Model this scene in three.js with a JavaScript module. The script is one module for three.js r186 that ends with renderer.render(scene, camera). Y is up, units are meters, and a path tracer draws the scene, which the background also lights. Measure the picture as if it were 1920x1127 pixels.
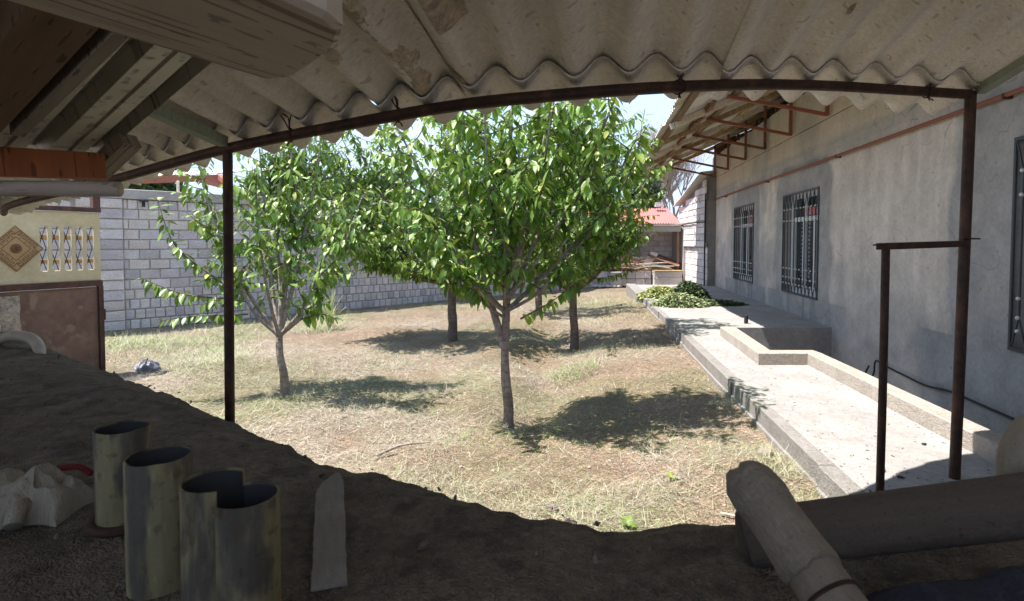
import * as THREE from 'three';
import { mergeGeometries, toCreasedNormals } from 'three/addons/utils/BufferGeometryUtils.js';
import { RoundedBoxGeometry } from 'three/addons/geometries/RoundedBoxGeometry.js';

// ------------------------------------------------------------------ camera, sky, sun, exposure
const scene = new THREE.Scene();
const camera = new THREE.PerspectiveCamera(56.44, 1024 / 601, 0.05, 900);
camera.position.set(0, 1.5, 0);
camera.rotation.set(-2.1 * Math.PI / 180, 0, 0);
camera.setViewOffset(1920, 1127, 0, 70, 1920, 1127);
camera.focus = 6; camera.userData.fStop = 9;
camera.updateProjectionMatrix();
const EXPOSURE = 5.0;
const SUN_DIR = new THREE.Vector3(-0.45, 1, 0.07).normalize();
const sun = new THREE.DirectionalLight(new THREE.Color(1.0, 0.95, 0.89), 2.3);
sun.position.copy(SUN_DIR).multiplyScalar(40).add(new THREE.Vector3(0, 0, -8));
sun.target.position.set(0, 0, -8);
sun.castShadow = true;
sun.shadow.mapSize.set(4096, 4096);
Object.assign(sun.shadow.camera, { left: -22, right: 22, top: 22, bottom: -22, near: 1, far: 90 });
scene.add(sun, sun.target);
{
  const W = 512, H = 256, data = new Float32Array(W * H * 4);
  for (let j = 0; j < H; j++) for (let i = 0; i < W; i++) {
    const el = ((j + .5) / H - .5) * Math.PI, az = (i + .5) / W * Math.PI * 2 - Math.PI;
    const y = Math.sin(el), t = Math.pow(Math.max(0, y), .5);
    const hz = [.20, .245, .315], zn = [.145, .20, .31];
    // thin hazy cloud near the horizon, the same all the way round
    const c = Math.max(0, Math.sin(az * 3 + 1.3) * .3 + Math.sin(az * 7 + el * 9) * .25 + Math.sin(az * 13 - el * 21 + 2) * .2) * Math.exp(-Math.pow((el - .42) / .3, 2));
    const k = (j * W + i) * 4;
    for (let q = 0; q < 3; q++) {
      let v = hz[q] * (1 - t) + zn[q] * t;
      v = v + (.3 - v) * c * .4;
      if (y < 0) v = [.2, .18, .15][q] * .8;
      data[k + q] = v;
    }
    data[k + 3] = 1;
  }
  const sky = new THREE.DataTexture(data, W, H, THREE.RGBAFormat, THREE.FloatType);
  sky.mapping = THREE.EquirectangularReflectionMapping;
  sky.magFilter = sky.minFilter = THREE.LinearFilter;
  sky.needsUpdate = true;
  scene.background = sky; scene.environment = sky;
  scene.environmentIntensity = 1; scene.backgroundIntensity = 1;
}
const renderer = new THREE.WebGLRenderer({ antialias: true });
renderer.setSize(1024, 601);
renderer.toneMapping = THREE.LinearToneMapping;
renderer.toneMappingExposure = EXPOSURE;
renderer.shadowMap.enabled = true;

// ------------------------------------------------------------------ helpers
const V = (x, y, z) => new THREE.Vector3(x, y, z);
const UPV = V(0, 1, 0);
function rng(seed) { let a = seed >>> 0; return () => { a = (a + 0x6D2B79F5) | 0; let t = Math.imul(a ^ (a >>> 15), 1 | a); t = (t + Math.imul(t ^ (t >>> 7), 61 | t)) ^ t; return ((t ^ (t >>> 14)) >>> 0) / 4294967296; }; }
const clamp = (x, a, b) => Math.min(b, Math.max(a, x));
const sstep = (a, b, x) => { const t = clamp((x - a) / (b - a), 0, 1); return t * t * (3 - 2 * t); };
const lerp = (a, b, t) => a + (b - a) * t;
function h2(x, y, s) { let h = Math.imul(x, 374761393) + Math.imul(y, 668265263) + Math.imul(s, 1274126177); h = Math.imul(h ^ (h >>> 13), 1274126177); return ((h ^ (h >>> 16)) >>> 0) / 4294967296; }
function vn(x, y, s = 0, per = 0) {
  let xi = Math.floor(x), yi = Math.floor(y); const fx = x - xi, fy = y - yi;
  let x1 = xi + 1, y1 = yi + 1;
  if (per) { xi = ((xi % per) + per) % per; yi = ((yi % per) + per) % per; x1 = ((x1 % per) + per) % per; y1 = ((y1 % per) + per) % per; }
  const u = fx * fx * (3 - 2 * fx), v = fy * fy * (3 - 2 * fy);
  return lerp(lerp(h2(xi, yi, s), h2(x1, yi, s), u), lerp(h2(xi, y1, s), h2(x1, y1, s), u), v);
}
function fbm(x, y, o = 4, s = 0, per = 0) { let a = .5, r = 0, n = 0; for (let i = 0; i < o; i++) { r += a * vn(x, y, s + i * 17, per); n += a; a *= .5; x *= 2; y *= 2; per *= 2; } return r / n; }
const toS = (c) => Math.round(255 * clamp(c <= .0031308 ? c * 12.92 : 1.055 * Math.pow(c, 1 / 2.4) - .055, 0, 1));
function makeTex(w, h, fn, isColor = true) {            // fn(u, v) -> linear [r, g, b] or a height
  const d = new Uint8Array(w * h * 4);
  for (let j = 0; j < h; j++) for (let i = 0; i < w; i++) {
    const c = fn((i + .5) / w, (j + .5) / h), k = (j * w + i) * 4;
    if (isColor) { d[k] = toS(c[0]); d[k + 1] = toS(c[1]); d[k + 2] = toS(c[2]); }
    else d[k] = d[k + 1] = d[k + 2] = Math.round(255 * clamp(c, 0, 1));
    d[k + 3] = 255;
  }
  const t = new THREE.DataTexture(d, w, h, THREE.RGBAFormat);
  t.wrapS = t.wrapT = THREE.RepeatWrapping; t.magFilter = THREE.LinearFilter; t.minFilter = THREE.LinearMipmapLinearFilter; t.generateMipmaps = true;
  if (isColor) t.colorSpace = THREE.SRGBColorSpace;
  t.needsUpdate = true; return t;
}
const mixc = (a, b, t) => [lerp(a[0], b[0], t), lerp(a[1], b[1], t), lerp(a[2], b[2], t)];
const mulc = (a, k) => [a[0] * k, a[1] * k, a[2] * k];

const used = new Map();
function numbered(n) { const k = used.get(n) || 0; used.set(n, k + 1); return k ? n + '_' + String(k).padStart(3, '0') : n; }
function tag(o, label, category, group) { o.userData.label = label; if (category) o.userData.category = category; if (group) o.userData.group = group; return o; }
function thing(name, label, category, pos = [0, 0, 0], turn = 0, group) {
  const o = new THREE.Group(); o.name = numbered(name); o.position.set(...pos); o.rotation.y = turn; scene.add(o);
  return tag(o, label, category, group);
}
function mesh(name, geo, mat, parent = scene) {
  const m = new THREE.Mesh(Array.isArray(geo) ? merge(geo) : geo, mat); m.name = parent === scene ? numbered(name) : name; m.castShadow = m.receiveShadow = true; parent.add(m); return m;
}
function each(name, geos, mat, parent) { return geos.map((g) => mesh(name, g, mat, parent)); }
function struct(name, geo, mat) { const m = mesh(name, geo, mat); m.userData.kind = 'structure'; return m; }
function merge(list) { return mergeGeometries(list.map((g) => { const q = g.index ? g.toNonIndexed() : g; for (const k of Object.keys(q.attributes)) if (!['position', 'normal', 'uv'].includes(k)) q.deleteAttribute(k); return q; })); }
function boxUV(g, ox = 0, oy = 0) {                      // uv in metres from the dominant axis of every face
  g = g.index ? g.toNonIndexed() : g; const p = g.attributes.position, uv = new Float32Array(p.count * 2);
  const a = V(), b = V(), c = V();
  for (let i = 0; i < p.count; i += 3) {
    a.fromBufferAttribute(p, i); b.fromBufferAttribute(p, i + 1).sub(a); c.fromBufferAttribute(p, i + 2).sub(a); b.cross(c);
    const x = Math.abs(b.x), y = Math.abs(b.y), z = Math.abs(b.z);
    for (let k = 0; k < 3; k++) {
      const X = p.getX(i + k), Y = p.getY(i + k), Z = p.getZ(i + k);
      const [u, v] = y >= x && y >= z ? [X, Z] : x >= z ? [Z, Y] : [X, Y];
      uv[(i + k) * 2] = u + ox; uv[(i + k) * 2 + 1] = v + oy;
    }
  }
  g.setAttribute('uv', new THREE.BufferAttribute(uv, 2)); return g;
}
function bx(w, h, d, x = 0, y = 0, z = 0, r = .004) { const g = boxUV(r > 0 ? new RoundedBoxGeometry(w, h, d, 1, Math.min(r, w * .45, h * .45, d * .45)) : new THREE.BoxGeometry(w, h, d), x * 1.7, y * 1.3 + z); g.translate(x, y, z); return g; }
function barGeo(a, b, w, h, r = .003, roll = 0) {        // box of section w (sideways) x h (up) from a to b
  const d = b.clone().sub(a), L = d.length(), g = boxUV(new RoundedBoxGeometry(w, h, L, 1, Math.min(r, w * .4, h * .4)), a.x, a.z);
  const z = d.normalize(), x = V().crossVectors(UPV, z); if (x.lengthSq() < 1e-6) x.set(1, 0, 0); x.normalize(); const y = V().crossVectors(z, x);
  if (roll) { x.applyAxisAngle(z, roll); y.applyAxisAngle(z, roll); }
  g.applyMatrix4(new THREE.Matrix4().makeBasis(x, y, z).setPosition(a.clone().add(b).multiplyScalar(.5))); return g;
}
function tube(pts, r, seg = 24, rad = 8, closed = false) {
  const c = new THREE.CatmullRomCurve3(pts, closed, 'centripetal'); const g = new THREE.TubeGeometry(c, seg, r, rad, closed);
  const L = c.getLength(), uv = g.attributes.uv; for (let i = 0; i < uv.count; i++) uv.setXY(i, uv.getY(i) * r * 6.28, uv.getX(i) * L);
  return g.toNonIndexed();
}
function capTube(pts, r, seg = 24, rad = 10) {           // tube with closed, slightly rounded ends
  const c = new THREE.CatmullRomCurve3(pts, false, 'centripetal');
  const g = [tube(pts, r, seg, rad)];
  for (const e of [0, 1]) { const s = new THREE.SphereGeometry(r, rad, 6); s.scale(1, .25, 1); const q = new THREE.Quaternion().setFromUnitVectors(UPV, c.getTangent(e)); s.applyQuaternion(q); s.translate(...c.getPoint(e).toArray()); g.push(s.toNonIndexed()); }
  return merge(g);
}
function taperTube(pts, r0, r1, seg = 12, rad = 7, lump = 0, seed = 1) {
  const c = new THREE.CatmullRomCurve3(pts, false, 'centripetal'), fr = c.computeFrenetFrames(seg, false), pos = [], idx = [], uv = [], L = c.getLength();
  for (let i = 0; i <= seg; i++) {
    const t = i / seg, p = c.getPointAt(t), r = lerp(r0, r1, t) ;
    for (let j = 0; j <= rad; j++) {
      const a = j / rad * Math.PI * 2, rr = r * (1 + lump * (vn(t * L * 9, (j % rad) * 1.3, seed) - .5) * 2);
      const q = p.clone().addScaledVector(fr.normals[i], Math.cos(a) * rr).addScaledVector(fr.binormals[i], Math.sin(a) * rr);
      pos.push(q.x, q.y, q.z); uv.push(j / rad * .3, t * L);
      if (i < seg && j < rad) { const k = i * (rad + 1) + j; idx.push(k, k + rad + 1, k + 1, k + 1, k + rad + 1, k + rad + 2); }
    }
  }
  const g = new THREE.BufferGeometry(); g.setAttribute('position', new THREE.Float32BufferAttribute(pos, 3)); g.setAttribute('uv', new THREE.Float32BufferAttribute(uv, 2)); g.setIndex(idx); g.computeVertexNormals(); return g.toNonIndexed();
}
function grid(nu, nv, fn, uvf) {                         // smooth surface fn(i/nu, j/nv) -> Vector3
  const pos = [], uv = [], idx = [];
  for (let j = 0; j <= nv; j++) for (let i = 0; i <= nu; i++) {
    const p = fn(i / nu, j / nv); pos.push(p.x, p.y, p.z); const q = uvf ? uvf(i / nu, j / nv, p) : [p.x, p.z]; uv.push(q[0], q[1]);
    if (i < nu && j < nv) { const k = j * (nu + 1) + i; idx.push(k, k + 1, k + nu + 1, k + 1, k + nu + 2, k + nu + 1); }
  }
  const g = new THREE.BufferGeometry(); g.setAttribute('position', new THREE.Float32BufferAttribute(pos, 3)); g.setAttribute('uv', new THREE.Float32BufferAttribute(uv, 2)); g.setIndex(idx); g.computeVertexNormals(); return g;
}
function extrude(pts, depth, holes = [], bevel = 0) {    // pts [[x, y]] in the xy plane, extruded along +z
  const s = new THREE.Shape(pts.map((p) => new THREE.Vector2(...p)));
  for (const h of holes) s.holes.push(new THREE.Path(h.map((p) => new THREE.Vector2(...p))));
  return boxUV(new THREE.ExtrudeGeometry(s, { depth, bevelEnabled: bevel > 0, bevelSize: bevel, bevelThickness: bevel, bevelSegments: 1, bevelOffset: -bevel }));
}
function planSlab(pts, y0, y1, bevel = 0) {              // pts [[X, depth]] in plan
  const g = extrude(pts.map(([x, d]) => [x, d]), y1 - y0, [], bevel); g.rotateX(-Math.PI / 2); g.translate(0, y0, 0); return boxUV(g);
}
function std(o) { return new THREE.MeshStandardMaterial({ roughness: .9, ...o }); }
const rgb = (r, g, b) => new THREE.Color().setRGB(r, g, b);
function rep(t, x, y = x) { const c = t.clone(); c.repeat.set(x, y); c.needsUpdate = true; return c; }

// ------------------------------------------------------------------ materials
const T = {};
T.gritB = makeTex(512, 512, (u, v) => .6 * fbm(u * 48, v * 48, 3, 3, 48) + .4 * (vn(u * 170, v * 170, 5, 170) > .75 ? 0 : 1), false);
T.softB = makeTex(512, 512, (u, v) => fbm(u * 16, v * 16, 5, 9, 16), false);
T.concrete = makeTex(1024, 1024, (u, v) => {
  const n = fbm(u * 8, v * 8, 5, 21, 8), m = fbm(u * 64, v * 64, 3, 25, 64), sp = vn(u * 300, v * 300, 4, 300);
  let c = mixc([.25, .235, .222], [.37, .35, .33], n); c = mulc(c, .8 + .35 * m); if (sp > .93) c = mulc(c, .62); return c;
});
T.block = makeTex(1024, 1024, (u, v) => {
  const n = .55 * fbm(u * 10, v * 10, 4, 31, 10) + .45 * fbm(u * 3, v * 3, 4, 33, 3), sp = vn(u * 120, v * 120, 7, 120), sq = vn(u * 220, v * 220, 8, 220);
  let c = mixc([.40, .38, .375], [.68, .655, .65], n); if (sp > .7) c = mulc(c, 1 - (sp - .7) * 1.1); c = mulc(c, .86 + .26 * sq); return c;
});
T.blockB = makeTex(512, 512, (u, v) => { const sp = vn(u * 120, v * 120, 7, 120); return .5 + .3 * (vn(u * 60, v * 60, 11, 60) - .5) - (sp > .72 ? (sp - .72) * 2 : 0); }, false);
T.asb = makeTex(1024, 1024, (u, v) => {
  const n = fbm(u * 5, v * 5, 5, 41, 5), st = fbm(u * 40, v * 6, 4, 43, 6), f = vn(u * 240, v * 240, 44, 240), sp = vn(u * 90, v * 90, 46, 90);
  let c = mixc([.64, .60, .545], [.86, .825, .765], n); c = mulc(c, .82 + .3 * st); c = mulc(c, .9 + .2 * f); if (sp > .9) c = mulc(c, .7); return c;
});
T.wood = makeTex(512, 1024, (u, v) => {                  // grain along v
  const g = fbm(u * 34, v * 3, 4, 51, 0), k = fbm(u * 6, v * 2, 3, 55, 0), f = vn(u * 120, v * 14, 57);
  let c = mixc([.20, .155, .11], [.46, .40, .32], g * .75 + k * .35); if (f < .14) c = mulc(c, .5); return c;
});
T.woodB = makeTex(512, 1024, (u, v) => fbm(u * 34, v * 3, 4, 51, 0) * .7 + (vn(u * 120, v * 14, 57) < .14 ? 0 : .3), false);
T.dusty = makeTex(1024, 1024, (u, v) => {                // dusty, weathered plank: faint grain, knots, dark checks and pecks
  const g = fbm(u * 22, v * 2.2 + .6 * fbm(u * 5, v * 5, 3, 59, 0), 4, 52, 0), b = fbm(u * 6, v * 4, 5, 53, 0), ck = fbm(u * 46 + 3 * fbm(u * 3, v * 3, 3, 58, 0), v * 2.2, 3, 54, 0), pk = fbm(u * 26, v * 16, 3, 56, 0);
  let c = mixc([.54, .45, .36], [.86, .755, .635], .45 * g + .6 * b); if (ck < .27) c = mulc(c, .5); if (pk < .27) c = mulc(c, .58); return c;
});
T.dustyB = makeTex(512, 512, (u, v) => { const ck = fbm(u * 46 + 3 * fbm(u * 3, v * 3, 3, 58, 0), v * 2.2, 3, 54, 0); return .3 + .6 * fbm(u * 12, v * 6, 4, 53, 0) - (ck < .27 ? .3 : 0); }, false);
T.bark = makeTex(256, 512, (u, v) => { const n = fbm(u * 10, v * 26, 4, 61, 0), b = vn(u * 4, v * 50, 63); let c = mixc([.17, .135, .12], [.44, .38, .35], n); if (b > .76) c = mulc(c, .78); const q = fbm(u * 3, v * 5, 3, 66, 0); return mulc(c, .75 + .5 * q); });
T.barkB = makeTex(256, 512, (u, v) => fbm(u * 10, v * 26, 4, 61, 0), false);
T.rust = makeTex(512, 512, (u, v) => { const n = fbm(u * 8, v * 8, 5, 71, 8), m = vn(u * 90, v * 90, 74, 90); return mulc(mixc([.028, .018, .014], [.12, .055, .032], Math.pow(n, 1.6) * 1.3), .8 + .4 * m); });
T.gate = makeTex(1024, 1024, (u, v) => {                 // brown painted sheet metal, rusty and scuffed
  const n = fbm(u * 5, v * 5, 5, 81, 5), m = fbm(u * 20, v * 20, 4, 84, 20), e = fbm(u * 9 + 3, v * 9, 5, 86, 9);
  let c = mixc([.13, .07, .05], [.26, .155, .11], n); c = mulc(c, .8 + .4 * m); if (e > .62) c = mixc(c, [.36, .26, .19], clamp((e - .62) * 4, 0, .5)); return c;
});
T.dirt = makeTex(1024, 1024, (u, v) => { const n = fbm(u * 8, v * 8, 6, 91, 8), m = fbm(u * 50, v * 50, 3, 94, 50), s = vn(u * 140, v * 140, 96, 140); let c = mixc([.20, .168, .13], [.42, .36, .295], n); c = mulc(c, .66 + .6 * m); const q = fbm(u * 14 + 5, v * 14, 4, 98, 14); c = mulc(c, 1 - .34 * sstep(.46, .3, q)); if (s > .92) c = mulc(c, 1.35); return c; });
T.dirtB = makeTex(1024, 1024, (u, v) => { const k = Math.abs(fbm(u * 9 + 2, v * 9, 4, 99, 9) - .5); return .75 * fbm(u * 14, v * 14, 6, 97, 14) + .25 * vn(u * 160, v * 160, 95, 160) - (k < .012 ? .25 : 0); }, false);
T.zinc = makeTex(512, 512, (u, v) => { const n = fbm(u * 6, v * 6, 5, 101, 6), s = fbm(u * 30, v * 30, 3, 104, 30); let c = mixc([.40, .38, .32], [.66, .64, .56], n); if (s > .6) c = mulc(c, 1 - (s - .6) * 2.4); return c; });
T.cream = makeTex(512, 512, (u, v) => { const n = fbm(u * 6, v * 6, 5, 111, 6), m = fbm(u * 40, v * 40, 2, 113, 40); return mulc(mixc([.50, .40, .22], [.66, .55, .34], n), .92 + .16 * m); });
T.metalY = makeTex(512, 512, (u, v) => { const n = fbm(u * 7, v * 1.6, 5, 121, 7), m = fbm(u * 16, v * 6, 4, 124, 16), k = sstep(.42, .6, n + .25 * (m - .5)); let c = mixc([.20, .185, .16], [.56, .51, .30], k * .85); c = mulc(c, .72 + .5 * m); const rs = fbm(u * 18, v * 18, 4, 127, 18), sc = vn(u * 60, v * 9, 128, 60); if (rs > .64) c = mixc(c, [.2, .13, .08], clamp((rs - .64) * 5, 0, .6)); if (sc > .9) c = mulc(c, 1.25); if (sc < .08) c = mulc(c, .7); return c; });

const M = {
  concrete: std({ map: rep(T.concrete, .5), bumpMap: rep(T.gritB, 1.2), bumpScale: .004 }),
  kerb: std({ map: rep(T.concrete, .7), bumpMap: rep(T.gritB, 1.5), bumpScale: .008, color: rgb(.82, .8, .78) }),
  asb: std({ map: rep(T.asb, .45), bumpMap: rep(T.softB, 2), bumpScale: .004 }),
  asbOld: std({ map: rep(T.asb, .6), bumpMap: rep(T.softB, 2), bumpScale: .004, color: rgb(.72, .68, .6) }),
  mortar: std({ map: rep(T.concrete, .6), color: rgb(1.55, 1.48, 1.46), bumpMap: rep(T.gritB, 1.5), bumpScale: .01 }),
  cap: std({ map: rep(T.concrete, .6), color: rgb(1.15, 1.14, 1.16), bumpMap: rep(T.gritB, 1.5), bumpScale: .006 }),
  wood: std({ map: T.wood, bumpMap: T.woodB, bumpScale: .004 }),
  woodPale: std({ map: rep(T.dusty, 1, 1), bumpMap: rep(T.dustyB, 1, 1), bumpScale: .006 }),
  woodGrey: std({ map: rep(T.dusty, 2, 2), bumpMap: T.woodB, bumpScale: .002, color: rgb(.92, .9, .88) }),
  woodDark: std({ map: T.wood, bumpMap: T.woodB, bumpScale: .004, color: rgb(.62, .45, .35) }),
  woodRed: std({ map: T.wood, bumpMap: T.woodB, bumpScale: .003, color: rgb(1.3, .56, .32) }),
  woodYellow: std({ map: T.wood, bumpMap: T.woodB, bumpScale: .003, color: rgb(1.25, 1.05, .7) }),
  rust: std({ map: rep(T.rust, 2), roughness: .62, metalness: .25, bumpMap: rep(T.softB, 6), bumpScale: .001 }),
  rustRed: std({ map: rep(T.rust, 2), color: rgb(2.6, 2.1, 1.9), roughness: .7, bumpMap: rep(T.softB, 6), bumpScale: .001 }),
  oxide: std({ color: rgb(.27, .095, .055), roughness: .65, bumpMap: rep(T.softB, 5), bumpScale: .001 }),
  greenPaint: std({ map: rep(T.asb, 2), color: rgb(.42, .5, .42), roughness: .7, bumpMap: rep(T.softB, 5), bumpScale: .004 }),
  gate: std({ map: rep(T.gate, 1), roughness: .55, bumpMap: rep(T.softB, 2), bumpScale: .004 }),
  gateFrame: std({ map: rep(T.rust, 1.5), color: rgb(1.1, .95, .95), roughness: .6 }),
  cream: std({ map: rep(T.cream, 1), roughness: .75, bumpMap: rep(T.softB, 3), bumpScale: .002 }),
  tan: std({ map: rep(T.cream, 2), color: rgb(.72, .55, .42), roughness: .7 }),
  tanDark: std({ map: rep(T.cream, 2), color: rgb(.32, .2, .13), roughness: .7 }),
  dirt: std({ map: rep(T.dirt, 1.3), bumpMap: rep(T.dirtB, 2.2), bumpScale: .03, roughness: 1, color: rgb(.62, .56, .49) }),
  zinc: std({ map: rep(T.zinc, 1.3), roughness: .55, metalness: .35 }),
  pipeY: std({ map: rep(T.metalY, 3.57, 3), roughness: .72, color: rgb(.5, .47, .4), bumpMap: rep(T.softB, 8), bumpScale: .0012 }),
  bark: std({ map: rep(T.bark, 3, 1.6), bumpMap: rep(T.barkB, 3, 1.6), bumpScale: .006 }),
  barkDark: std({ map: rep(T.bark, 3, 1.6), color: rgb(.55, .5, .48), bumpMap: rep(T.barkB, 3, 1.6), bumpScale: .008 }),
  twig: std({ color: rgb(.13, .095, .06) }),
  black: std({ color: rgb(.012, .012, .014), roughness: .6 }),
  darkGrille: std({ color: rgb(.075, .085, .09), roughness: .5, metalness: .4 }),
  white: std({ color: rgb(.78, .79, .8), roughness: .35 }),
  knot: std({ color: rgb(.7, .7, .68), roughness: .4 }),
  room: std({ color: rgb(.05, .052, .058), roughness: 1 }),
  curtain: std({ color: rgb(.42, .43, .45), roughness: 1 }),
  glass: new THREE.MeshPhysicalMaterial({ color: rgb(.75, .8, .82), transmission: 1, thickness: 0, roughness: .03, ior: 1.5 }),
  redSheet: std({ map: rep(T.rust, 1), color: rgb(4.4, 3.2, 3.2), roughness: .6 }),
  redPlain: std({ color: rgb(.40, .13, .115), roughness: .6, bumpMap: rep(T.softB, 3), bumpScale: .002 }),
};
const blockMats = [[1, 1, 1], [.88, .87, .89], [1.1, 1.08, 1.07], [.98, .94, .90], [.78, .77, .79], [1.04, 1, .95], [.93, .93, .97]].map((c) => std({ map: rep(T.block, 1.1), color: rgb(...c), bumpMap: rep(T.blockB, 1.1), bumpScale: .012, roughness: 1 }));
const blockMatsWhite = [[1.35, 1.3, 1.28], [1.2, 1.17, 1.16], [1.45, 1.4, 1.36], [1.1, 1.05, 1.02]].map((c) => std({ map: rep(T.block, 1.1), color: rgb(...c), bumpMap: rep(T.blockB, 1.1), bumpScale: .012, roughness: 1 }));

// one laid block: chamfered front towards +z, uneven face
function blockGeo(w, h, d, seed) {
  const r = rng(seed), c = .009, x = w / 2, y = h / 2, j = () => (r() - .5) * .014, f = [[-x + c + j(), -y + c + j()], [x - c + j(), -y + c + j()], [x - c + j(), y - c + j()], [-x + c + j(), y - c + j()]];
  const b = [[-x, -y], [x, -y], [x, y], [-x, y]], zf = f.map(() => d + j()), zb = d - c * .9, pos = [];
  const q = (a, bb, cc, dd) => pos.push(...a, ...bb, ...cc, ...a, ...cc, ...dd), F = f.map((p, i) => [p[0], p[1], zf[i]]), B = b.map((p) => [p[0], p[1], zb]), K = b.map((p) => [p[0], p[1], 0]);
  q(...F); for (let i = 0; i < 4; i++) { const n = (i + 1) % 4; q(B[i], B[n], F[n], F[i]); q(K[i], K[n], B[n], B[i]); }
  const g = new THREE.BufferGeometry(); g.setAttribute('position', new THREE.Float32BufferAttribute(pos, 3)); g.computeVertexNormals(); return boxUV(g, r() * 9, r() * 9);
}
const blockCache = new Map();
function getBlock(w, h, d, v) { const k = [w.toFixed(3), h.toFixed(3), d.toFixed(3), v].join(); if (!blockCache.has(k)) blockCache.set(k, blockGeo(w, h, d, 77 + v * 13 + blockCache.size)); return blockCache.get(k); }
// lays blocks on the plane z = 0 of parent; score(x, y) ranks which ones stay parts (larger first)
function layBlocks(parent, list, mats, most, score, seed) {
  const r = rng(seed); for (const b of list) { b.v = Math.floor(r() * 4); b.m = Math.floor(r() * mats.length); b.jx = (r() - .5) * .006; b.jz = (r() - .5) * .012; b.rz = (r() - .5) * .012; b.s = score(b.x, b.y); }
  list.sort((a, b) => b.s - a.s); const rest = mats.map(() => []);
  list.forEach((b, i) => {
    const g = getBlock(b.w, b.h, b.d, b.v);
    if (i < most) { const m = mesh('block', g, mats[b.m], parent); m.position.set(b.x + b.jx, b.y, b.z + b.jz); m.rotation.z = b.rz; if (b.turn) m.rotation.y = b.turn; }
    else { const q = g.clone(); q.rotateZ(b.rz); if (b.turn) q.rotateY(b.turn); q.translate(b.x + b.jx, b.y, b.z + b.jz); rest[b.m].push(q); }
  });
  rest.forEach((l, i) => { if (l.length) { const m = mesh('blockwork', l, mats[i], parent); m.userData.kind = 'stuff'; } });
}

// ------------------------------------------------------------------ ground
const kerbX = (d) => 1.305 + .133 * d;
function groundH(x, z) {
  const d = -z, k = x - kerbX(d);
  let h = (fbm(x * .9, z * .9, 3, 5) - .5) * .10 + (fbm(x * 4, z * 4, 2, 6) - .5) * .045 + (fbm(x * 11, z * 11, 2, 7) - .5) * .02;
  if (d > .8 && d < 14) h += .10 * sstep(-1.3, -.05, k);
  // shallow irrigation ditch that winds between the trees
  const ditch = [[.15, 4.9], [.55, 6.3], [.25, 7.3], [.95, 8.0], [.6, 9.4]]; let m = 9;
  for (let i = 0; i < ditch.length - 1; i++) { const [ax, ad] = ditch[i], [bx_, bd] = ditch[i + 1], t = clamp(((x - ax) * (bx_ - ax) + (d - ad) * (bd - ad)) / ((bx_ - ax) ** 2 + (bd - ad) ** 2), 0, 1); m = Math.min(m, Math.hypot(x - lerp(ax, bx_, t), d - lerp(ad, bd, t))); }
  h += -.13 * Math.exp(-m * m / .09) + .05 * Math.exp(-((m - .55) ** 2) / .06);
  for (const [tx, td, s] of [[-3.3, 6.6, .1], [-2.2, 8.8, .06], [-1.5, 9.2, .07]]) { const q = Math.hypot(x - tx, d - td); h += s * Math.exp(-q * q / .35) * (.7 + .6 * fbm(x * 3, z * 3, 3, 8)); }
  const under = sstep(.15, .3, k) * (d > .5 && d < 18 ? 1 : 0); h = lerp(h, -1.1, under);
  if (d > 20.4 || x < -9 || x > 8 || d < -1) h = Math.min(h, 0);
  return h;
}
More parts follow.
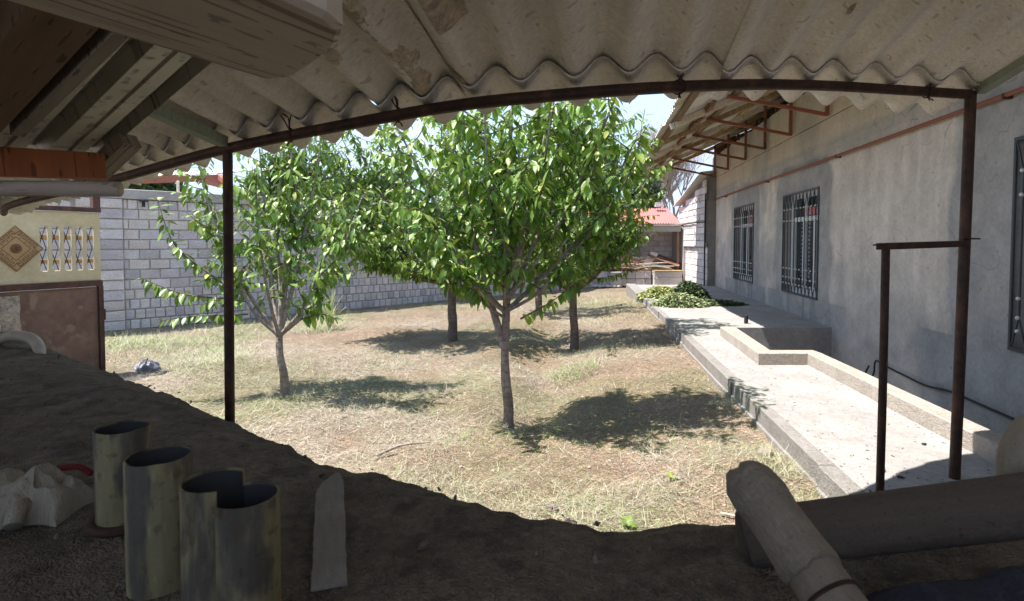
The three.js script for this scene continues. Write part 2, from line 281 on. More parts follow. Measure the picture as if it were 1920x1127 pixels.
{
  const xs = [], zs = []; const push = (a, v) => a.push(v);
  for (const v of [-260, -150, -80, -45, -28, -18, -13, -11]) push(xs, v); for (let v = -10; v < 6.001; v += .055) push(xs, v); for (const v of [7, 8, 10, 14, 20, 30, 50, 90, 150, 260]) push(xs, v);
  for (const v of [120, 60, 30, 14, 6, 3, 1.5, .5]) push(zs, v); for (let v = 0; v > -9; v -= .05) push(zs, v); for (let v = -9; v > -21; v -= .09) push(zs, v); for (const v of [-22, -24, -28, -34, -45, -65, -100, -170, -300, -420]) push(zs, v);
  const nx = xs.length, nz = zs.length, pos = [], uv = [], col = [], idx = [];
  for (let j = 0; j < nz; j++) for (let i = 0; i < nx; i++) {
    const x = xs[i], z = zs[j], d = -z; pos.push(x, groundH(x, z), z); uv.push(x / 2.2, z / 2.2);
    const soil = sstep(.5, .66, fbm(x * .8 + 4, z * .8, 4, 15)) , g = sstep(.46, .64, fbm(x * .7, z * .7 + 9, 4, 12));
    let c = mixc([1, 1, 1], [.93, .84, .77], clamp(soil + .55 * sstep(-1.2, 0, x - kerbX(d)), 0, 1) * .8);
    const nearWall = sstep(1.4, .2, Math.abs((x + 6.84) * .698 + (-z - 9.3) * -.716)), gg = clamp(g * .8 + nearWall * .7, 0, 1) * (d < 4.3 ? .5 : 1);
    c = mixc(c, [.66, .74, .54], gg * .7); c = mulc(c, .82 + .36 * fbm(x * 2.3, z * 2.3, 4, 19));
    col.push(...c);
    if (i < nx - 1 && j < nz - 1) { const k = j * nx + i; idx.push(k, k + 1, k + nx, k + 1, k + nx + 1, k + nx); }
  }
  const g = new THREE.BufferGeometry(); g.setAttribute('position', new THREE.Float32BufferAttribute(pos, 3)); g.setAttribute('uv', new THREE.Float32BufferAttribute(uv, 2)); g.setAttribute('color', new THREE.Float32BufferAttribute(col, 3)); g.setIndex(idx); g.computeVertexNormals();
  // straw litter: strokes over soil, drawn so that the tile wraps
  const S = 2048, cv = document.createElement('canvas'), cb = document.createElement('canvas'); cv.width = cv.height = cb.width = cb.height = S;
  const c = cv.getContext('2d'), b = cb.getContext('2d'), r = rng(4); c.fillStyle = '#a08c7a'; c.fillRect(0, 0, S, S); b.fillStyle = '#404040'; b.fillRect(0, 0, S, S);
  for (let i = 0; i < 9000; i++) { const x = r() * S, y = r() * S, q = 1 + r() * 7, k = r(); c.fillStyle = `rgba(${Math.round(90 + k * 90)},${Math.round(74 + k * 78)},${Math.round(60 + k * 66)},.5)`; c.beginPath(); c.arc(x, y, q, 0, 7); c.fill(); }
  const tones = [[196, 182, 150], [176, 162, 130], [214, 203, 175], [150, 138, 108], [146, 148, 106], [120, 104, 84], [226, 217, 194], [166, 162, 126]];
  c.lineCap = b.lineCap = 'round';
  for (let i = 0; i < 26000; i++) {
    const x = r() * S, y = r() * S, a = r() * 6.28, L = 14 + r() * r() * 130, w = 1 + r() * 2.2, t = tones[Math.floor(r() * tones.length)], k = .72 + r() * .4, bend = (r() - .5) * L * .5;
    const st = `rgba(${t.map((q) => Math.round(q * k)).join()},${(.5 + r() * .5).toFixed(2)})`, hh = Math.round(90 + 160 * i / 26000);
    for (const dx of [0, -S, S]) for (const dy of [0, -S, S]) {
      if (x + dx < -180 || x + dx > S + 180 || y + dy < -180 || y + dy > S + 180) continue;
      for (const [q, s] of [[c, st], [b, `rgb(${hh},${hh},${hh})`]]) { q.strokeStyle = s; q.lineWidth = w; q.beginPath(); q.moveTo(x + dx, y + dy); q.quadraticCurveTo(x + dx + Math.cos(a) * L / 2 - Math.sin(a) * bend, y + dy + Math.sin(a) * L / 2 + Math.cos(a) * bend, x + dx + Math.cos(a) * L, y + dy + Math.sin(a) * L); q.stroke(); }
    }
  }
  const tx = new THREE.CanvasTexture(cv); tx.colorSpace = THREE.SRGBColorSpace; const tb = new THREE.CanvasTexture(cb); for (const t of [tx, tb]) t.wrapS = t.wrapT = THREE.RepeatWrapping;
  struct('ground', g, std({ map: tx, bumpMap: tb, bumpScale: .02, vertexColors: true, roughness: 1, color: rgb(.86, .86, .88) }));
}
// dry cut grass lying on the ground
function blade(L = 1, w = .03, bend = .25) {             // thin strip along +y, 3 segments
  const pos = [], idx = []; for (let i = 0; i <= 3; i++) { const t = i / 3, q = w * (1 - t * .8) / 2, z = bend * t * t; pos.push(-q, t * L, z, q, t * L, z); if (i < 3) { const k = i * 2; idx.push(k, k + 1, k + 2, k + 1, k + 3, k + 2); } }
  const g = new THREE.BufferGeometry(); g.setAttribute('position', new THREE.Float32BufferAttribute(pos, 3)); g.setIndex(idx); g.computeVertexNormals(); return g;
}
function scatter(name, geo, mat, n, place, label, category) {
  const m = new THREE.InstancedMesh(geo, mat, n), q = new THREE.Object3D(), c = new THREE.Color(); let k = 0;
  for (let i = 0; i < n; i++) { if (!place(q, c, i)) continue; q.updateMatrix(); m.setMatrixAt(k, q.matrix); m.setColorAt(k, c); k++; }
  m.count = k; m.name = numbered(name); m.userData.kind = 'stuff'; m.castShadow = m.receiveShadow = true; scene.add(m); tag(m, label, category); return m;
}
const grassMat = std({ roughness: .8, side: THREE.DoubleSide });
const strawTone = [[.46, .415, .325], [.39, .345, .27], [.55, .515, .43], [.32, .28, .215], [.40, .385, .275]], greenTone = [[.22, .27, .10], [.30, .34, .15], [.16, .22, .07], [.38, .40, .22]];
{
  const r = rng(11);
  const zone = (x, z) => { const d = -z; if (x > kerbX(d) - .02 && d < 13.3) return false; if (d > 19 || d < .9) return false; return (x + 6.84) * .698 - (d - 9.3) * .716 > .05; };
  scatter('dry_grass', blade(1, .016, .16), grassMat, 170000, (q, c) => {
    const d = 1.1 + 14 * Math.pow(r(), 1.7), x = (r() - .5) * 2 * (d * 1.02 + .5), z = -d; if (!zone(x, z)) return false;
    const soil = fbm(x * .8 + 4, z * .8, 4, 15); if (r() < sstep(.52, .64, soil) * .8) return false;
    const g = fbm(x * .7, z * .7 + 9, 4, 12), green = r() < sstep(.44, .62, g) * .7;
    q.position.set(x, groundH(x, z) + .004 + r() * .02, z); q.rotation.set(-Math.PI / 2 + (r() - .3) * .28, r() * 6.283, 0, 'YXZ');
    const s = .05 + r() * .13; q.scale.set(s * 1.1, s, s); const t = green ? greenTone[Math.floor(r() * 4)] : strawTone[Math.floor(r() * 5)], k = .7 + r() * .5; c.setRGB(t[0] * k, t[1] * k, t[2] * k); return true;
  }, 'dry cut grass and straw strewn across the yard', 'dry grass');
  // greener tufts: [x, depth, radius, count, height]
  const tufts = [[-.35, 4.25, .38, 450, .07], [.25, 4.2, .3, 350, .06], [-4.9, 7.9, 1.0, 2200, .11], [-4.0, 7.4, .6, 1100, .10], [-5.6, 8.3, .5, 900, .16], [-3.3, 9.6, .5, 500, .34], [-3.6, 6.6, .5, 700, .1], [.75, 6.6, .35, 700, .16], [1.35, 7.8, .9, 1200, .09], [-1.7, 7.0, .7, 900, .08], [1.95, 13.5, 1.4, 1600, .14], [3.0, 15.5, 1.5, 1200, .12], [1.8, 10.5, .9, 900, .1], [-.5, 12.5, 1.3, 900, .12], [1.72, 3.35, .22, 350, .10], [1.5, 3.0, .18, 260, .08], [-2.3, 5.2, .35, 300, .08], [-1.5, 5.6, .8, 1300, .07], [-2.9, 6.3, .6, 600, .08], [-4.6, 9.2, .9, 900, .16]];
  for (const [tx, td, tr] of tufts) void tx, td, tr;
  const list = tufts.flatMap((t) => Array(t[3]).fill(t));
  scatter('green_grass', blade(1, .03, .35), grassMat, list.length, (q, c, i) => {
    const [tx, td, tr, , hh] = list[i], a = r() * 6.283, p = Math.pow(r(), .7) * tr, x = tx + Math.cos(a) * p, z = -td + Math.sin(a) * p; if (!zone(x, z)) return false;
    q.position.set(x, groundH(x, z), z); q.rotation.set(-(1.25 + r() * .45), r() * 6.283, 0, 'YXZ'); const s = hh * (.5 + r()) * 1.1; q.scale.set(Math.min(s, .16), s, s);
    const t = r() < .3 ? strawTone[Math.floor(r() * 5)] : greenTone[Math.floor(r() * 4)], k = .75 + r() * .5; c.setRGB(t[0] * k, t[1] * k, t[2] * k); return true;
  }, 'half dried green grass in tufts around the tree feet and below the block wall', 'grass');
}

{ // cut grass gathered in low matted swaths
  const r = rng(29), tone = [[.33, .325, .215], [.39, .365, .27], [.25, .255, .155], [.46, .43, .33], [.31, .27, .2]];
  scatter('cut_grass', blade(1, .03, .3), grassMat, 90000, (q, c) => {
    const d = 2.4 + 13 * Math.pow(r(), 1.5), x = (r() - .55) * 2 * (d * .8 + .5), z = -d; if (x > kerbX(d) - .05 || (x + 6.84) * .698 - (d - 9.3) * .716 < .05) return false;
    const p = fbm(x * 1.3 + 20, z * 1.9, 4, 14), dens = sstep(.5, .64, p); if (r() > dens) return false;
    q.position.set(x, groundH(x, z) + .003 + r() * .06 * dens * dens, z); q.rotation.set(-1.57 + (r() - .4) * .5, r() * 6.283, 0, 'YXZ'); const s = .03 + r() * .08; q.scale.set(s, s, s); const t = tone[Math.floor(r() * 5)], k = .65 + r() * .5; c.setRGB(t[0] * k, t[1] * k, t[2] * k); return true;
  }, 'wilted cut grass gathered in low matted swaths over the yard', 'cut grass');
}

// ------------------------------------------------------------------ raised concrete walkway, low ledge, light well
const wallX = (d) => 3.5 + .147 * d;
{
  const pts = [[kerbX(1.4) + .1, 1.4], [kerbX(13.2) + .1, 13.2], [3.6, 16.6], [wallX(16.6) + .05, 16.6], [wallX(8.2) + .05, 8.2], [3.1, 8.2], [2.72, 5.85], [3.17, 5.85], [3.17, 5.68], [2.665, 1.4]];
  const slab = struct('walkway', planSlab(pts, -1, .25), M.concrete);
  const joints = [1.4, 3.1, 5.0, 7.25, 10.1, 13.2];
  for (let i = 0; i < joints.length - 1; i++) {
    const a = joints[i] + .006, b = joints[i + 1] - .006, o = i % 2 ? .012 : 0;
    mesh('kerb_section', planSlab([[kerbX(a) + o, a], [kerbX(b) + o, b], [kerbX(b) + .1, b], [kerbX(a) + .1, a]], .13, .2465, .006), M.kerb, slab);
    mesh('kerb_section', planSlab([[kerbX(a) - .018 + o, a], [kerbX(b) - .018 + o, b], [kerbX(b) + .1, b], [kerbX(a) + .1, a]], -.4, .127, .006), M.kerb, slab);
  }
  mesh('kerb_section', planSlab([[2.95, 13.22], [3.35, 16.4], [3.62, 16.4], [3.22, 13.22]], -.3, .29, .01), M.kerb, slab);
  struct('ledge', planSlab([[2.80, 7.5], [2.52, 5.68], [3.02, 5.68], [2.515, 1.4], [2.662, 1.4], [3.167, 5.68], [3.167, 5.853], [2.717, 5.853], [3.0, 7.5]], .25, .365, .008), std({ map: rep(T.concrete, .6), bumpMap: rep(T.gritB, 1.5), bumpScale: .008, color: rgb(1.2, 1.12, 1.02) }));
  struct('light_well_floor', planSlab([[2.4, 1.0], [2.9, 8.3], [5.2, 8.3], [4.2, 1.0]], -1.02, -.9), M.concrete);
  // litter on the slab
  const r = rng(23), bit = new THREE.TetrahedronGeometry(1, 0);
  scatter('leaf_litter', bit, std({ roughness: 1 }), 1500, (q, c) => {
    const d = 2.2 + 9 * Math.pow(r(), 1.3), a = kerbX(d) + .03, b = d < 5.7 ? 2.33 + .118 * d : d < 7.6 ? 1.6 + .158 * d : wallX(d) - .1; if (a >= b) return false; const x = a + (b - a) * Math.pow(r(), r() < .4 ? 3 : 1);
    q.position.set(x, .252, -d); q.rotation.set(r() * 6, r() * 6, r() * 6); const s = .002 + r() * r() * .007; q.scale.set(s * (1 + 2 * r()), s * .3, s); q.rotation.set(0, r() * 6, 0); const k = .04 + r() * .10; c.setRGB(k, k * .9, k * .7); return true;
  }, 'small dark leaf and soil crumbs scattered on the pale walkway', 'litter');
  for (const [x, d, s] of [[2.02, 3.02, .014], [2.06, 2.93, .011], [2.55, 3.42, .01]]) {
    const g = new THREE.IcosahedronGeometry(s, 1), p = g.attributes.position; for (let i = 0; i < p.count; i++) { const k = .6 + .8 * h2(Math.round(p.getX(i) * 900), Math.round(p.getZ(i) * 900), 3); p.setXYZ(i, p.getX(i) * k * 1.5, p.getY(i) * .45 * k, p.getZ(i) * k); } g.computeVertexNormals(); g.translate(x, .258, -d);
    tag(mesh('dirt_clod', g, M.dirt), ['small dark clod on the shaded walkway left of the tall post', 'smaller dark clod just in front of the other clod on the shaded walkway', 'dark clod near the ledge to the right of the tall post'][[2.02, 2.06, 2.55].indexOf(x)], 'clod');
  }
}

// ------------------------------------------------------------------ house on the right (local x = depth along its wall, z = into the house)
const house = thing('house', 'long plastered single storey house with barred windows along the walkway', 'house', [3.5, 0, 0], Math.acos(.1455));
const winX = [[3.05, 4.73], [8.83, 10.5], [12.44, 14.16]], WY0 = .6, WY1 = 2.37;
{
  const distR = (x, y, a, b, c, d) => Math.hypot(Math.max(a - x, 0, x - b), Math.max(c - y, 0, y - d));
  const plaster = makeTex(2048, 1024, (u, v) => {
    const x = u * 20 - 3, y = v * 5.4 - 1.2;
    const n = fbm(x * 1.1, y * 1.1, 5, 131), m = fbm(x * 5, y * 5, 4, 134), f = vn(x * 40, y * 40, 137), st = fbm(x * 7, y * .8, 4, 138);
    let c = mixc([.54, .465, .395], [.78, .69, .60], n); c = mulc(c, .82 + .3 * m); c = mulc(c, .82 + .36 * st);
    if (y > 2.95) c = mixc(c, [.54, .47, .36], .6 * sstep(2.9, 3.15, y + .2 * n));
    c = mixc(c, [.30, .305, .295], .5 * sstep(.16, .05, Math.abs(y - 2.93 - .05 * (m - .5))) * sstep(.25, .5, fbm(x * .9, y, 3, 139)));
    // grey cement patched round every window opening, each with its own ragged edge
    winX.forEach(([a, b], i) => {
      const e = distR(x, y, a, b, WY0, WY1), w = [.8, .42, .36][i] + .34 * (fbm(x * 2.2, y * 1.6, 4, 141 + i) - .35) + (y < WY0 ? .5 : 0), k = sstep(w + .05, w - .09, e);
      c = mixc(c, mulc([.35, .335, .32], .75 + .5 * m), k * .9); if (Math.abs(e - w) < .035) c = mixc(c, [.5, .47, .43], .4);
    });
    // damp grey stain rising along the foot of the wall and in streaks between the windows
    const damp = sstep(1.75, .2, y + 1.5 * (fbm(x * .8, y * .8, 4, 145) - .45)); c = mixc(c, mulc([.35, .335, .325], .7 + .6 * m), damp * .55);
    const blot = sstep(.54, .66, fbm(x * .75 + 7, y * .9, 5, 147)); c = mixc(c, mulc([.31, .3, .295], .8 + .4 * m), blot * .5); winX.forEach(([a, b]) => { if (x > a - .05 && x < b + .05 && y < WY0) c = mulc(c, 1 - .3 * sstep(.5, .75, vn(x * 9, y * .7, 155)) * sstep(WY0 - 1.1, WY0, y)); });
    const ck = Math.abs(fbm(x * 1.3 + .3 * fbm(x * 6, y * 6, 2, 151), y * 1.1, 3, 152) - .5); if (ck < .0022 && fbm(x * .8, y * .8, 2, 153) > .57) c = mulc(c, .7); if (vn(x * 26, y * 26, 149) > .965) c = mulc(c, .6); return mulc(c, .92 + .16 * f);
  });
  plaster.wrapS = plaster.wrapT = THREE.ClampToEdgeWrapping;
  const mat = std({ map: plaster, bumpMap: rep(T.softB, 12, 3), bumpScale: .012, roughness: 1 });
  const setUV = (g) => { const p = g.attributes.position, uv = g.attributes.uv; for (let i = 0; i < p.count; i++) uv.setXY(i, (p.getX(i) + 3) / 20, (p.getY(i) + 1.2) / 5.4); return g; };
  const holes = winX.map(([a, b]) => [[a, WY0], [b, WY0], [b, WY1], [a, WY1]]);
  mesh('wall', setUV(extrude([[-3, -1.1], [16.9, -1.1], [16.9, 3.36], [-3, 3.36]], .28, holes)), mat, house);
  // the upper band stands a few millimetres proud of the wall below, with a ragged top edge under the open attic
  const top = [[-3, 3.375], [16.9, 3.375]]; const r = rng(9); for (let x = 16.9; x >= -3; x -= .12) top.push([x, 4.0 + (r() - .5) * .05]);
  const up = extrude(top, .26); up.translate(0, 0, -.006); mesh('wall', setUV(up), mat, house);
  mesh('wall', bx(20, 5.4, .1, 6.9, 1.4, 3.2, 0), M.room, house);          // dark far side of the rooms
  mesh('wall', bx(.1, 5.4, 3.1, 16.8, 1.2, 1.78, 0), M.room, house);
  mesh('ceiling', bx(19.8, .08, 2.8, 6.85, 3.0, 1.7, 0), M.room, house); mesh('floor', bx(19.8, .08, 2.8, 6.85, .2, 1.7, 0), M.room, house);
  // thin gas pipe with brackets
  mesh('pipe', tube([V(-3, 2.74, -.05), V(2, 2.745, -.05), V(7, 2.735, -.05), V(12, 2.745, -.05), V(16.9, 2.74, -.05)], .022, 60, 8), M.oxide, house);
  for (const x of [1.5, 4.8, 8.1, 11.4, 15]) mesh('pipe_bracket', bx(.03, .05, .08, x, 2.73, -.035, .003), M.rust, house);

  winX.forEach(([a, b], wi) => {
    const w = new THREE.Group(); w.name = 'window'; w.position.set(a, WY0, 0); house.add(w); const W = b - a, H = WY1 - WY0;
    const fz = .16, f = (x, y, ww, hh) => bx(ww, hh, .06, x, y, fz, .006), tr = H * .74, mu = W * .62;
    each('frame', [f(.045, H / 2, .09, H - .004), f(W - .045, H / 2, .09, H - .004), f(W / 2, .045, W - .182, .09), f(W / 2, H - .045, W - .182, .09)], M.white, w);
    each('frame', [f(W / 2, tr, W - .182, .08), f(mu, (tr - .04 + .09) / 2, .075, tr - .132), f(mu * .96, (tr + .04 + H - .09) / 2, .07, H - tr - .132), f(W * .34, (tr - .04 + .09) / 2, .05, tr - .132)], M.white, w);
    each('sash', [.13, W - .13].map((x) => bx(.035, tr - .14, .05, x, (tr + .05) / 2, fz + .004, .004)), M.white, w);
    mesh('pane', new THREE.PlaneGeometry(W - .1, H - .1).translate(W / 2, H / 2, fz), M.glass, w);
    const slats = []; for (let i = 0; i < 15; i++) slats.push(bx(W * .26, .045, .012, W * .82, .3 + i * .072, fz + .12, 0)); if (wi < 2) each('slat', slats, M.curtain, w);
    const folds = grid(60, 1, (u, v) => V(.05 + u * (W * .62), .05 + v * (H - .12), fz + .18 + .025 * Math.sin(u * 40) + .01 * Math.sin(u * 93))); mesh('curtain', folds, std({ color: rgb(.2, .21, .23), side: THREE.DoubleSide }), w);
    // grille: outer frame, bars that meet in pairs at top and bottom, white knots where they bend
    const gz = -.012; each('grille_frame', [bx(W, .03, .02, W / 2, .015, gz, .003), bx(W, .03, .02, W / 2, H - .015, gz, .003), bx(.025, H - .062, .02, .0125, H / 2, gz, .003), bx(.025, H - .062, .02, W - .0125, H / 2, gz, .003)], M.darkGrille, w);
    const n = 10, p = (W - .05) / n, gap = H * .145;
    for (let i = 0; i < n; i++) {
      const x = .025 + p * (i + .5), lo = .03, hi = H - .03;
      mesh('grille_bar', bx(.014, hi - lo - 2 * gap + .01, .014, x, H / 2, gz, .002), M.darkGrille, w);
      for (const s of [-1, 1]) { const ex = x + s * p * .5; each('grille_bar', [barGeo(V(x, lo + gap, gz), V(ex, lo, gz), .012, .012, .002), barGeo(V(x, hi - gap, gz), V(ex, hi, gz), .012, .012, .002)], M.darkGrille, w); }
      const kn = []; for (const y of [lo + gap * .98, lo + gap * .55 + .0, hi - gap * .98, hi - gap * 1.75, lo + gap * 1.6]) { const s = new THREE.SphereGeometry(.017, 7, 5); s.translate(x + (y < lo + gap * .9 ? 0 : 0), y, gz - .012); kn.push(s.toNonIndexed()); } each('grille_knot', kn, M.knot, w);
    }
  });

  // roof: corrugated sheets on rafters, overhanging the walkway, with open brackets below
  const ry = (z) => 3.5 + .42 * (z + 2.0), x0 = -2.5, x1 = 17.1, zE = -2.35, sheetW = 1.13;
  for (let k = 0, x = x0; x < x1; x += sheetW, k++) {
    const xe = Math.min(x + sheetW + .06, x1 + .1), rr = rng(300 + k), lift = (k % 2) * .012;
    for (const [za, zb, ly] of [[zE - rr() * .05, -.55, 0], [-.75, 1.2, .018], [1.0, 3.4, .036]]) {
      mesh('roof_sheet', grid(56, 3, (u, v) => { const X = lerp(x, xe, u), Z = lerp(za, zb, v); return V(X, ry(Z) + .055 + lift + ly + .024 * Math.sin(X / .17 * 6.283), Z); }, (u, v, p) => [p.x, p.z]), k % 3 ? M.asbOld : M.asb, house);
    }
  }
  
  for (const z of [-2.2, -1.35, -.5, .35]) mesh('purlin', barGeo(V(x0, ry(z) - .005, z), V(x1, ry(z) - .005, z), .09, .05), z === -.5 ? M.woodYellow : M.woodDark, house);
  [8.46, 10.03, 11.53, 13.0, 14.7, 16.3].forEach((x, i) => {
    const m = i < 2 ? M.oxide : M.rustRed;
    const g = new THREE.Group(); g.name = 'roof_bracket'; house.add(g);
    mesh('bar', barGeo(V(x, 3.38, -.06), V(x, ry(-.06) - .03, -.06), .05, .05), m, g); mesh('bar', barGeo(V(x, 3.405, -.09), V(x, 3.72, -1.48), .045, .05), m, g);
    mesh('rafter', barGeo(V(x + .12, ry(-2.3) - .07, -2.3), V(x + .12, ry(2) - .07, 2), .06, .09), i % 2 ? M.woodYellow : M.woodGrey, house);
    mesh('bar', barGeo(V(x + .3, ry(.25) - .3, .25), V(x + .3, ry(.25) - .02, .25), .06, .06), M.woodDark, g);
  });
  [[7.0, M.oxide], [5.5, M.oxide], [4, M.oxide]].forEach(([x, m]) => { const g = new THREE.Group(); g.name = 'roof_bracket'; house.add(g); mesh('bar', barGeo(V(x, 3.38, -.06), V(x, ry(-.06) - .03, -.06), .05, .05), m, g); mesh('bar', barGeo(V(x, 3.405, -.09), V(x, 3.72, -1.48), .045, .05), m, g); });
  { const r2 = rng(6), g = []; for (let i = 0; i < 26; i++) { const x = 8 + i * .34; g.push(barGeo(V(x, ry(-1.75) - .06 + r2() * .03, -1.75), V(x + .36, ry(-1.75) - .07 + r2() * .03, -1.75 + (r2() - .5) * .05), .05, .04 + r2() * .05)); } mesh('broken_batten', g, M.rustRed, house); }
  mesh('attic_wall', bx(20.2, 2.0, .06, 6.9, 5.0, 3.1, 0), M.woodDark, house); mesh('attic_wall', bx(.06, 2.0, 3.0, -2.9, 5.0, 1.6, 0), M.woodDark, house); mesh('attic_wall', extrude([[0, 0], [3.0, 0], [3.0, 1.58], [0, .34]], .05).rotateY(-Math.PI / 2).translate(16.7, 4.02, 0), M.woodDark, house);
  mesh('attic_floor', bx(19.6, .05, 2.6, 6.9, 4.02, 1.7, 0), M.woodDark, house);
}
// black cable along the foot of the house wall
{
  const w = [[6.95, -.04], [7.03, -.16], [6.9, -.17], [6.82, -.10], [6.87, .04], [6.67, .032], [6.19, .014], [5.81, .006], [5.41, .05], [5.04, .047], [4.57, .04], [3.9, .02], [3.2, .03]];
  tag(mesh('cable', capTube(w.map(([d, y], i) => V(wallX(d) - (i < 4 ? .06 : .02), y, -d)), .011, 90, 7), M.black), 'black cable hanging along the foot of the house wall behind the posts', 'cable');
  tag(mesh('pipe_stub', capTube([V(3.62, .24, -8.62), V(3.62, .37, -8.62)], .03, 4, 12), M.black), 'short dark pipe stub standing on the terrace above the light well', 'pipe');
}

// ------------------------------------------------------------------ block wall on the left (local x = along the wall, z = towards the yard)
const wallDir = V(.716, 0, -.698).normalize();
{
  const w = thing('block_wall', 'tall grey concrete block wall running along the left side of the yard', 'wall', [-8.3, 0, -7.876], Math.atan2(.698, .716));
  const L = 18.4, RH = .172;
  mesh('mortar', bx(L, 2.24, .2, L / 2, 1.115, -.115, 0), M.mortar, w); mesh('mortar', bx(L, .5, .2, L / 2, -.25, -.11, 0), M.mortar, w);
  mesh('coping', bx(L, .17, .28, L / 2, 2.325, -.09, .015), M.cap, w);
  const pierA = 1.72, pierB = 2.36; mesh('mortar', bx(pierB - pierA, 2.24, .05, (pierA + pierB) / 2, 1.115, .008, 0), M.mortar, w);
  const list = [], r = rng(5);
  for (let row = 0; row < 13; row++) {
    const header = row < 4 || row === 12, bw = header ? .152 : .305, off = header ? (row % 2) * .076 : (row % 2) * .152, y = .005 + RH * (row + .5);
    for (let x = -off; x < L; x += bw) {
      let a = x, b = x + bw; if (a < pierB && b > pierA) { if (a < pierA && b > pierA + .02) b = pierA; else if (b > pierB && a < pierB) a = pierB; else continue; if (b - a < .05) continue; }
      list.push({ x: (a + b) / 2, y, z: -.02, w: b - a - .014 - r() * .004, h: RH - .015 - r() * .002, d: .03 });
    }
    const pw = (pierB - pierA), cuts = row % 2 ? [0, .48, 1] : [0, 1]; for (let i = 0; i < cuts.length - 1; i++) list.push({ x: pierA + pw * (cuts[i] + cuts[i + 1]) / 2, y, z: .025, w: pw * (cuts[i + 1] - cuts[i]) - .014, h: RH - .015, d: .03 });
  }
  for (const b of list) { b.w = Math.round(b.w * 250) / 250; b.h = Math.round(b.h * 500) / 500; }
  layBlocks(w, list, blockMats, 300, (x) => (x < 1.2 ? -1e3 : 0) - x, 31);
}
// neighbour's roof and greenery beyond the wall
{
  const n = thing('neighbour_roof', 'low roof with a red brown edge beam behind the left block wall', 'roof', [0, 0, 0]);
  mesh('edge_beam', barGeo(V(-9.2, 2.82, -12.3), V(-6.9, 3.02, -13.2), .08, .14), M.oxide, n); mesh('edge_beam', barGeo(V(-6.9, 3.05, -13.25), V(-6.1, 2.72, -12.2), .08, .12), M.oxide, n);
  for (let i = 0; i < 4; i++) mesh('rafter', barGeo(V(-6.95 + i * .05, 2.98 - i * .05, -13 + i * .25), V(-5.9 + i * .06, 2.55, -13.3 + i * .3), .06, .05), M.oxide, n);
  mesh('roof_sheet', grid(40, 2, (u, v) => V(lerp(-9.2, -6.9, u), lerp(2.93, 3.12, u) + v * .5 + .02 * Math.sin(u * 70), lerp(-12.3, -13.2, u) - v * 3), (u, v) => [u * 2, v * 3]), M.asb, n);
  mesh('post', capTube([V(-7.6, 1, -12.8), V(-7.6, 2.9, -12.8)], .03, 4, 8), M.woodPale, n); mesh('post', capTube([V(-7.45, 1, -12.9), V(-7.45, 2.9, -12.9)], .025, 4, 8), M.woodPale, n);
  tag(mesh('wall_bracket', [bx(.1, .03, .1, 0, .06, 0), bx(.03, .09, .05, 0, 0, 0)], M.black), 'small dark bracket fixed to the wall top near its left end', 'bracket'); scene.children.at(-1).position.set(-6.35, 2.16, -9.68);
}

